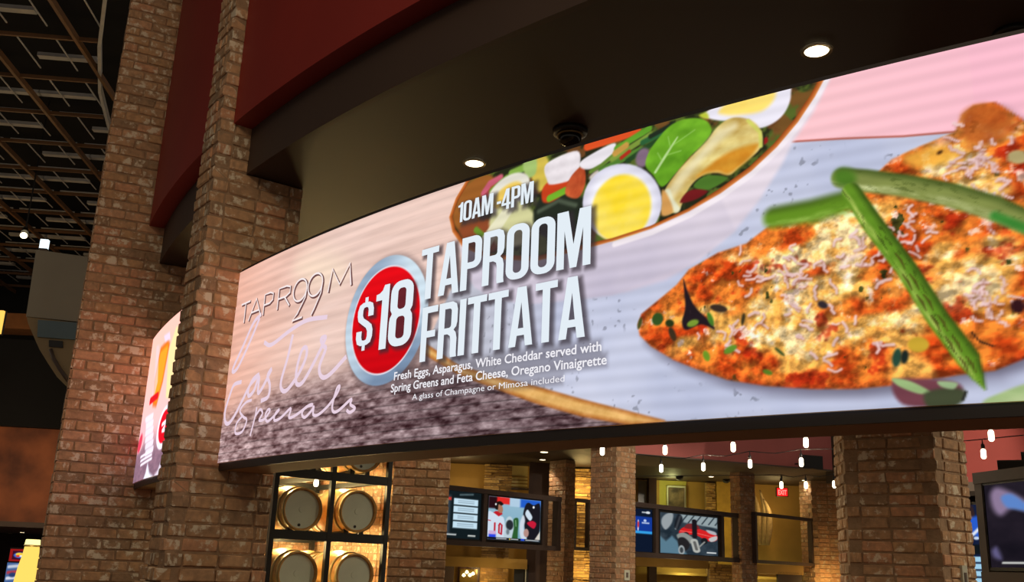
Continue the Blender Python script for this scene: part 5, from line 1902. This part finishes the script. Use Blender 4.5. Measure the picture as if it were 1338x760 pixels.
# hanging grey hood with rounded underside
gp = Plane((75, 400), 11.0, 8)
G = lambda x, y: gp.sz((x, y))
hood = empty('overhead_hood', gp.pt(*G(75, 500)), 'grey hanging hood with rounded underside behind the far left pier', 'hood')
M['hood'] = mat('grey_painted_metal', (158, 150, 132), .6, var=.04, scale=2)
M['hood2'] = mat('tan_grey_metal', (150, 130, 96), .6, var=.05, scale=2)
M['plateb'] = mat('blue_grey_panel', (96, 118, 128), .5, var=.04)
up = [G(47, 326), G(120, 336), G(112, 421), G(34, 413)]
V = [gp.pt(s, z, n) for n in (0, -1.2) for s, z in up]
fix_normals(mesh_obj('upper_box', V, [(0, 1, 2, 3), (7, 6, 5, 4), (0, 4, 5, 1), (1, 5, 6, 2), (2, 6, 7, 3), (3, 7, 4, 0)], M['hood'], hood))
lo = [G(34, 413), G(112, 422), G(104, 520), G(88, 506), G(74, 492), G(62, 474), G(51, 456), G(42, 436), G(36, 422)]
n = len(lo)
V = [gp.pt(s, z, q) for q in (-.02, -1.2) for s, z in lo]
fix_normals(mesh_obj('rounded_underside', V, [tuple(range(n)), tuple(range(2 * n - 1, n - 1, -1))] + [(i, i + n, (i + 1) % n + n, (i + 1) % n) for i in range(n)], M['hood2'], hood))


def gquad(name, pts, material, n0=.0, n1=.03):
    V = [gp.pt(*G(x, y), q) for q in (n1, n0) for x, y in pts]
    return fix_normals(mesh_obj(name, V, [(0, 1, 2, 3), (7, 6, 5, 4), (0, 4, 5, 1), (1, 5, 6, 2), (2, 6, 7, 3), (3, 7, 4, 0)], material, hood))


gquad('blue_panel', [(50, 418), (108, 422), (105, 444), (49, 440)], M['plateb'], -.02, .012)
gquad('vent_slot', [(64, 444), (82, 445.5), (82, 454), (64, 452.5)], M['black'], -.02, .006)
MB().tube([gp.pt(*G(x, y), .0) for x, y in ((66, 456), (70, 468), (77, 480), (84, 490), (90, 498))], .022, 8).build('curved_groove', M['cab'], hood, True)
fix_normals(MB().tube([gp.pt(*G(118, 335), -.6), (gp.pt(*G(118, 335), -.6)[0], gp.pt(*G(118, 335), -.6)[1], ZG)], .04, 8).build('hanger', M['black'], hood))
# lamps near the hood
q = at_y((57, 318.5), 11.2)
e = empty('square_lamp', q, 'small square white lamp above the grey hood', 'lamp')
lp = Plane((57, 318.5), 11.2, 8)
fix_normals(MB().box(lp, -.045, .045, lp.o[2] - .06, lp.o[2] + .06, -.06, 0).build('diffuser', emit_mat('cool_glow', (225, 240, 245), 1.6), e))
fix_normals(MB().box(lp, -.05, .05, lp.o[2] - .065, lp.o[2] - .055, -.07, .004).build('base', M['black'], e))
q = at_y((31, 307.5), 15.)
e = empty('track_lamp', q, 'small oval yellow-white lamp left of the grey hood', 'lamp')
MB().lathe(q, (.3, -.6, -.6), [(-.02, .04), (0, .055), (.02, .04)], 16).build('lens', M['glow'], e)
MB().tube([q + np.array([-.05, .12, .12]), (q[0] - .05, q[1] + .12, ZG + 1.3)], .012, 6).build('rod', M['black'], e)
MB().lathe(q + np.array([-.02, .05, .05]), (.3, -.6, -.6), [(-.2, .04), (-.02, .06)], 16).build('can', M['black'], e)
q = at_y((-2, 420), 13.)
e = empty('wall_lamp', q, 'glowing yellow lamp cut by the left edge of the picture', 'lamp')
l2 = Plane((-4, 420), 13., 0)
fix_normals(MB().box(l2, -.12, .062, l2.o[2] - .16, l2.o[2] + .16, -.05, 0).build('glass', emit_mat('amber_glow', (255, 196, 90), 1.3), e))
fix_normals(MB().box(l2, -.13, .068, l2.o[2] - .17, l2.o[2] + .17, -.09, -.05).build('back_plate', M['black'], e))
# hall lights washing the grid from below
lamp('POINT', 'hall_glow', (-9.5, 17., 3.2), 60, (1, .62, .26), .5)
lamp('POINT', 'hall_glow', (-7.0, 11.0, 2.4), 16, (1, .85, .65), .5)
lamp('POINT', 'hall_glow', (-7.6, 13.2, .8), 62, (1, .7, .4), .4)  # unseen lamp added to brighten the rust-coloured panel

# glowing column lamp and slot machine sign
cl = Plane((40, 730), 10.5, 6)
e = empty('column_lamp', (*cl.pt(0, 0)[:2], -EYE), 'tall glowing yellow column lamp at the lower left', 'lamp')
M['amber'] = emit_mat('warm_column_glow', (255, 214, 100), 1.15)
zt = cl.sz((44, 704.5))[1]
ztm = cl.sz((44, 711.5))[1]
c = at_y((43.5, 705), 10.5)
MB().lathe((c[0], c[1], zt), (0, 0, 1), [(-.058, .062), (-.055, .075), (-.003, .07), (0, .06)], 20).build('cap', emit_mat('pale_cap_glow', (255, 236, 150), 1.8), e, True)
MB().lathe((c[0], c[1], ztm), (0, 0, 1), [(-.02, .075), (-.012, .082), (0, .078)], 20).build('collar', M['trimring'], e, True)
MB().lathe((c[0], c[1], 0), (0, 0, 1), [(-1.2, .2), (-.5, .14), (-.2, .105), (ztm - .1, .08), (ztm - .02, .072)], 20).build('glass_shaft', M['amber'], e, True)
MB().lathe((c[0], c[1], 0), (0, 0, 1), [(-EYE, .24), (-1.25, .24), (-1.2, .2)], 20).build('base', M['black'], e, True)
lamp('POINT', 'column_glow', (c[0] + .1, c[1] - .3, -.05), 6, (1, .78, .35), .1)

sp_ = Plane((23, 740), 12.0, 6)
e = empty('slot_machine', (*sp_.pt(0, 0)[:2], -EYE), 'slot machine with red framed colourful screens at the lower left', 'slot machine')
sq = lambda x, y: sp_.sz((x, y))
s0, s1 = sq(8, 740)[0], sq(34, 740)[0]
fix_normals(MB().box(sp_, s0, s1, -EYE, sq(23, 715)[1], -.5, -.03).build('cabinet', M['black'], e))
rz0, rz1 = sq(22, 733)[1], sq(22, 717)[1]
fr = MB()
fr.box(sp_, s0 + .02, s1, rz1 - .02, rz1, -.03, .01).box(sp_, s0 + .02, s1, rz0, rz0 + .02, -.03, .01).box(sp_, s0 + .02, s0 + .04, rz0, rz1, -.03, .01).box(sp_, s1 - .02, s1, rz0, rz1, -.03, .01)
fix_normals(fr.build('red_frame', emit_mat('red_neon', (190, 34, 34), .6), e))


def slot_pic(P):
    P.c[:] = (60, 16, 40)
    P.ell(.5, .5, .4, .32, 0, (60, 110, 220), soft=.08)
    P.ell(.5, .6, .28, .2, 0, (246, 206, 60), soft=.06)
    P.ell(.4, .4, .15, .12, 0, (220, 60, 50), soft=.06)
    P.ell(.62, .42, .12, .1, 0, (236, 240, 246), soft=.05)


def slot_pic2(P):
    P.c[:] = (70, 100, 150)
    for k, c_ in enumerate(((210, 216, 230), (60, 90, 190), (226, 226, 236), (180, 60, 70), (200, 206, 220))):
        P.stroke([(.1, .1 + k * .19), (.9, .16 + k * .19)], .1, c_, soft=.04)
    P.ell(.4, .6, .2, .08, 0, (40, 60, 110), soft=.04)


def flat_pic(pl, s0, s1, z0, z1, n, paint, parent, name):
    U, V = np.meshgrid(np.linspace(0, 1, 40), np.linspace(0, 1, 40))
    P = Picture(U, V, lambda q: np.asarray(q, float))
    paint(P)
    pts = np.array(pl.pt(s0, z0, n))[None, None, :] + U[..., None] * pl.d * (s1 - s0) + V[..., None] * np.array([0, 0, z1 - z0])
    grid_mesh(name, pts, 40, 40, np.clip(P.c, 0, 255), M['picture'], parent)


flat_pic(sp_, s0 + .04, s1 - .02, rz0 + .02, rz1 - .02, -.02, slot_pic, e, 'top_screen')
flat_pic(sp_, s0, s1 - .03, sq(22, 775)[1], sq(22, 735)[1], -.02, slot_pic2, e, 'lower_screen')
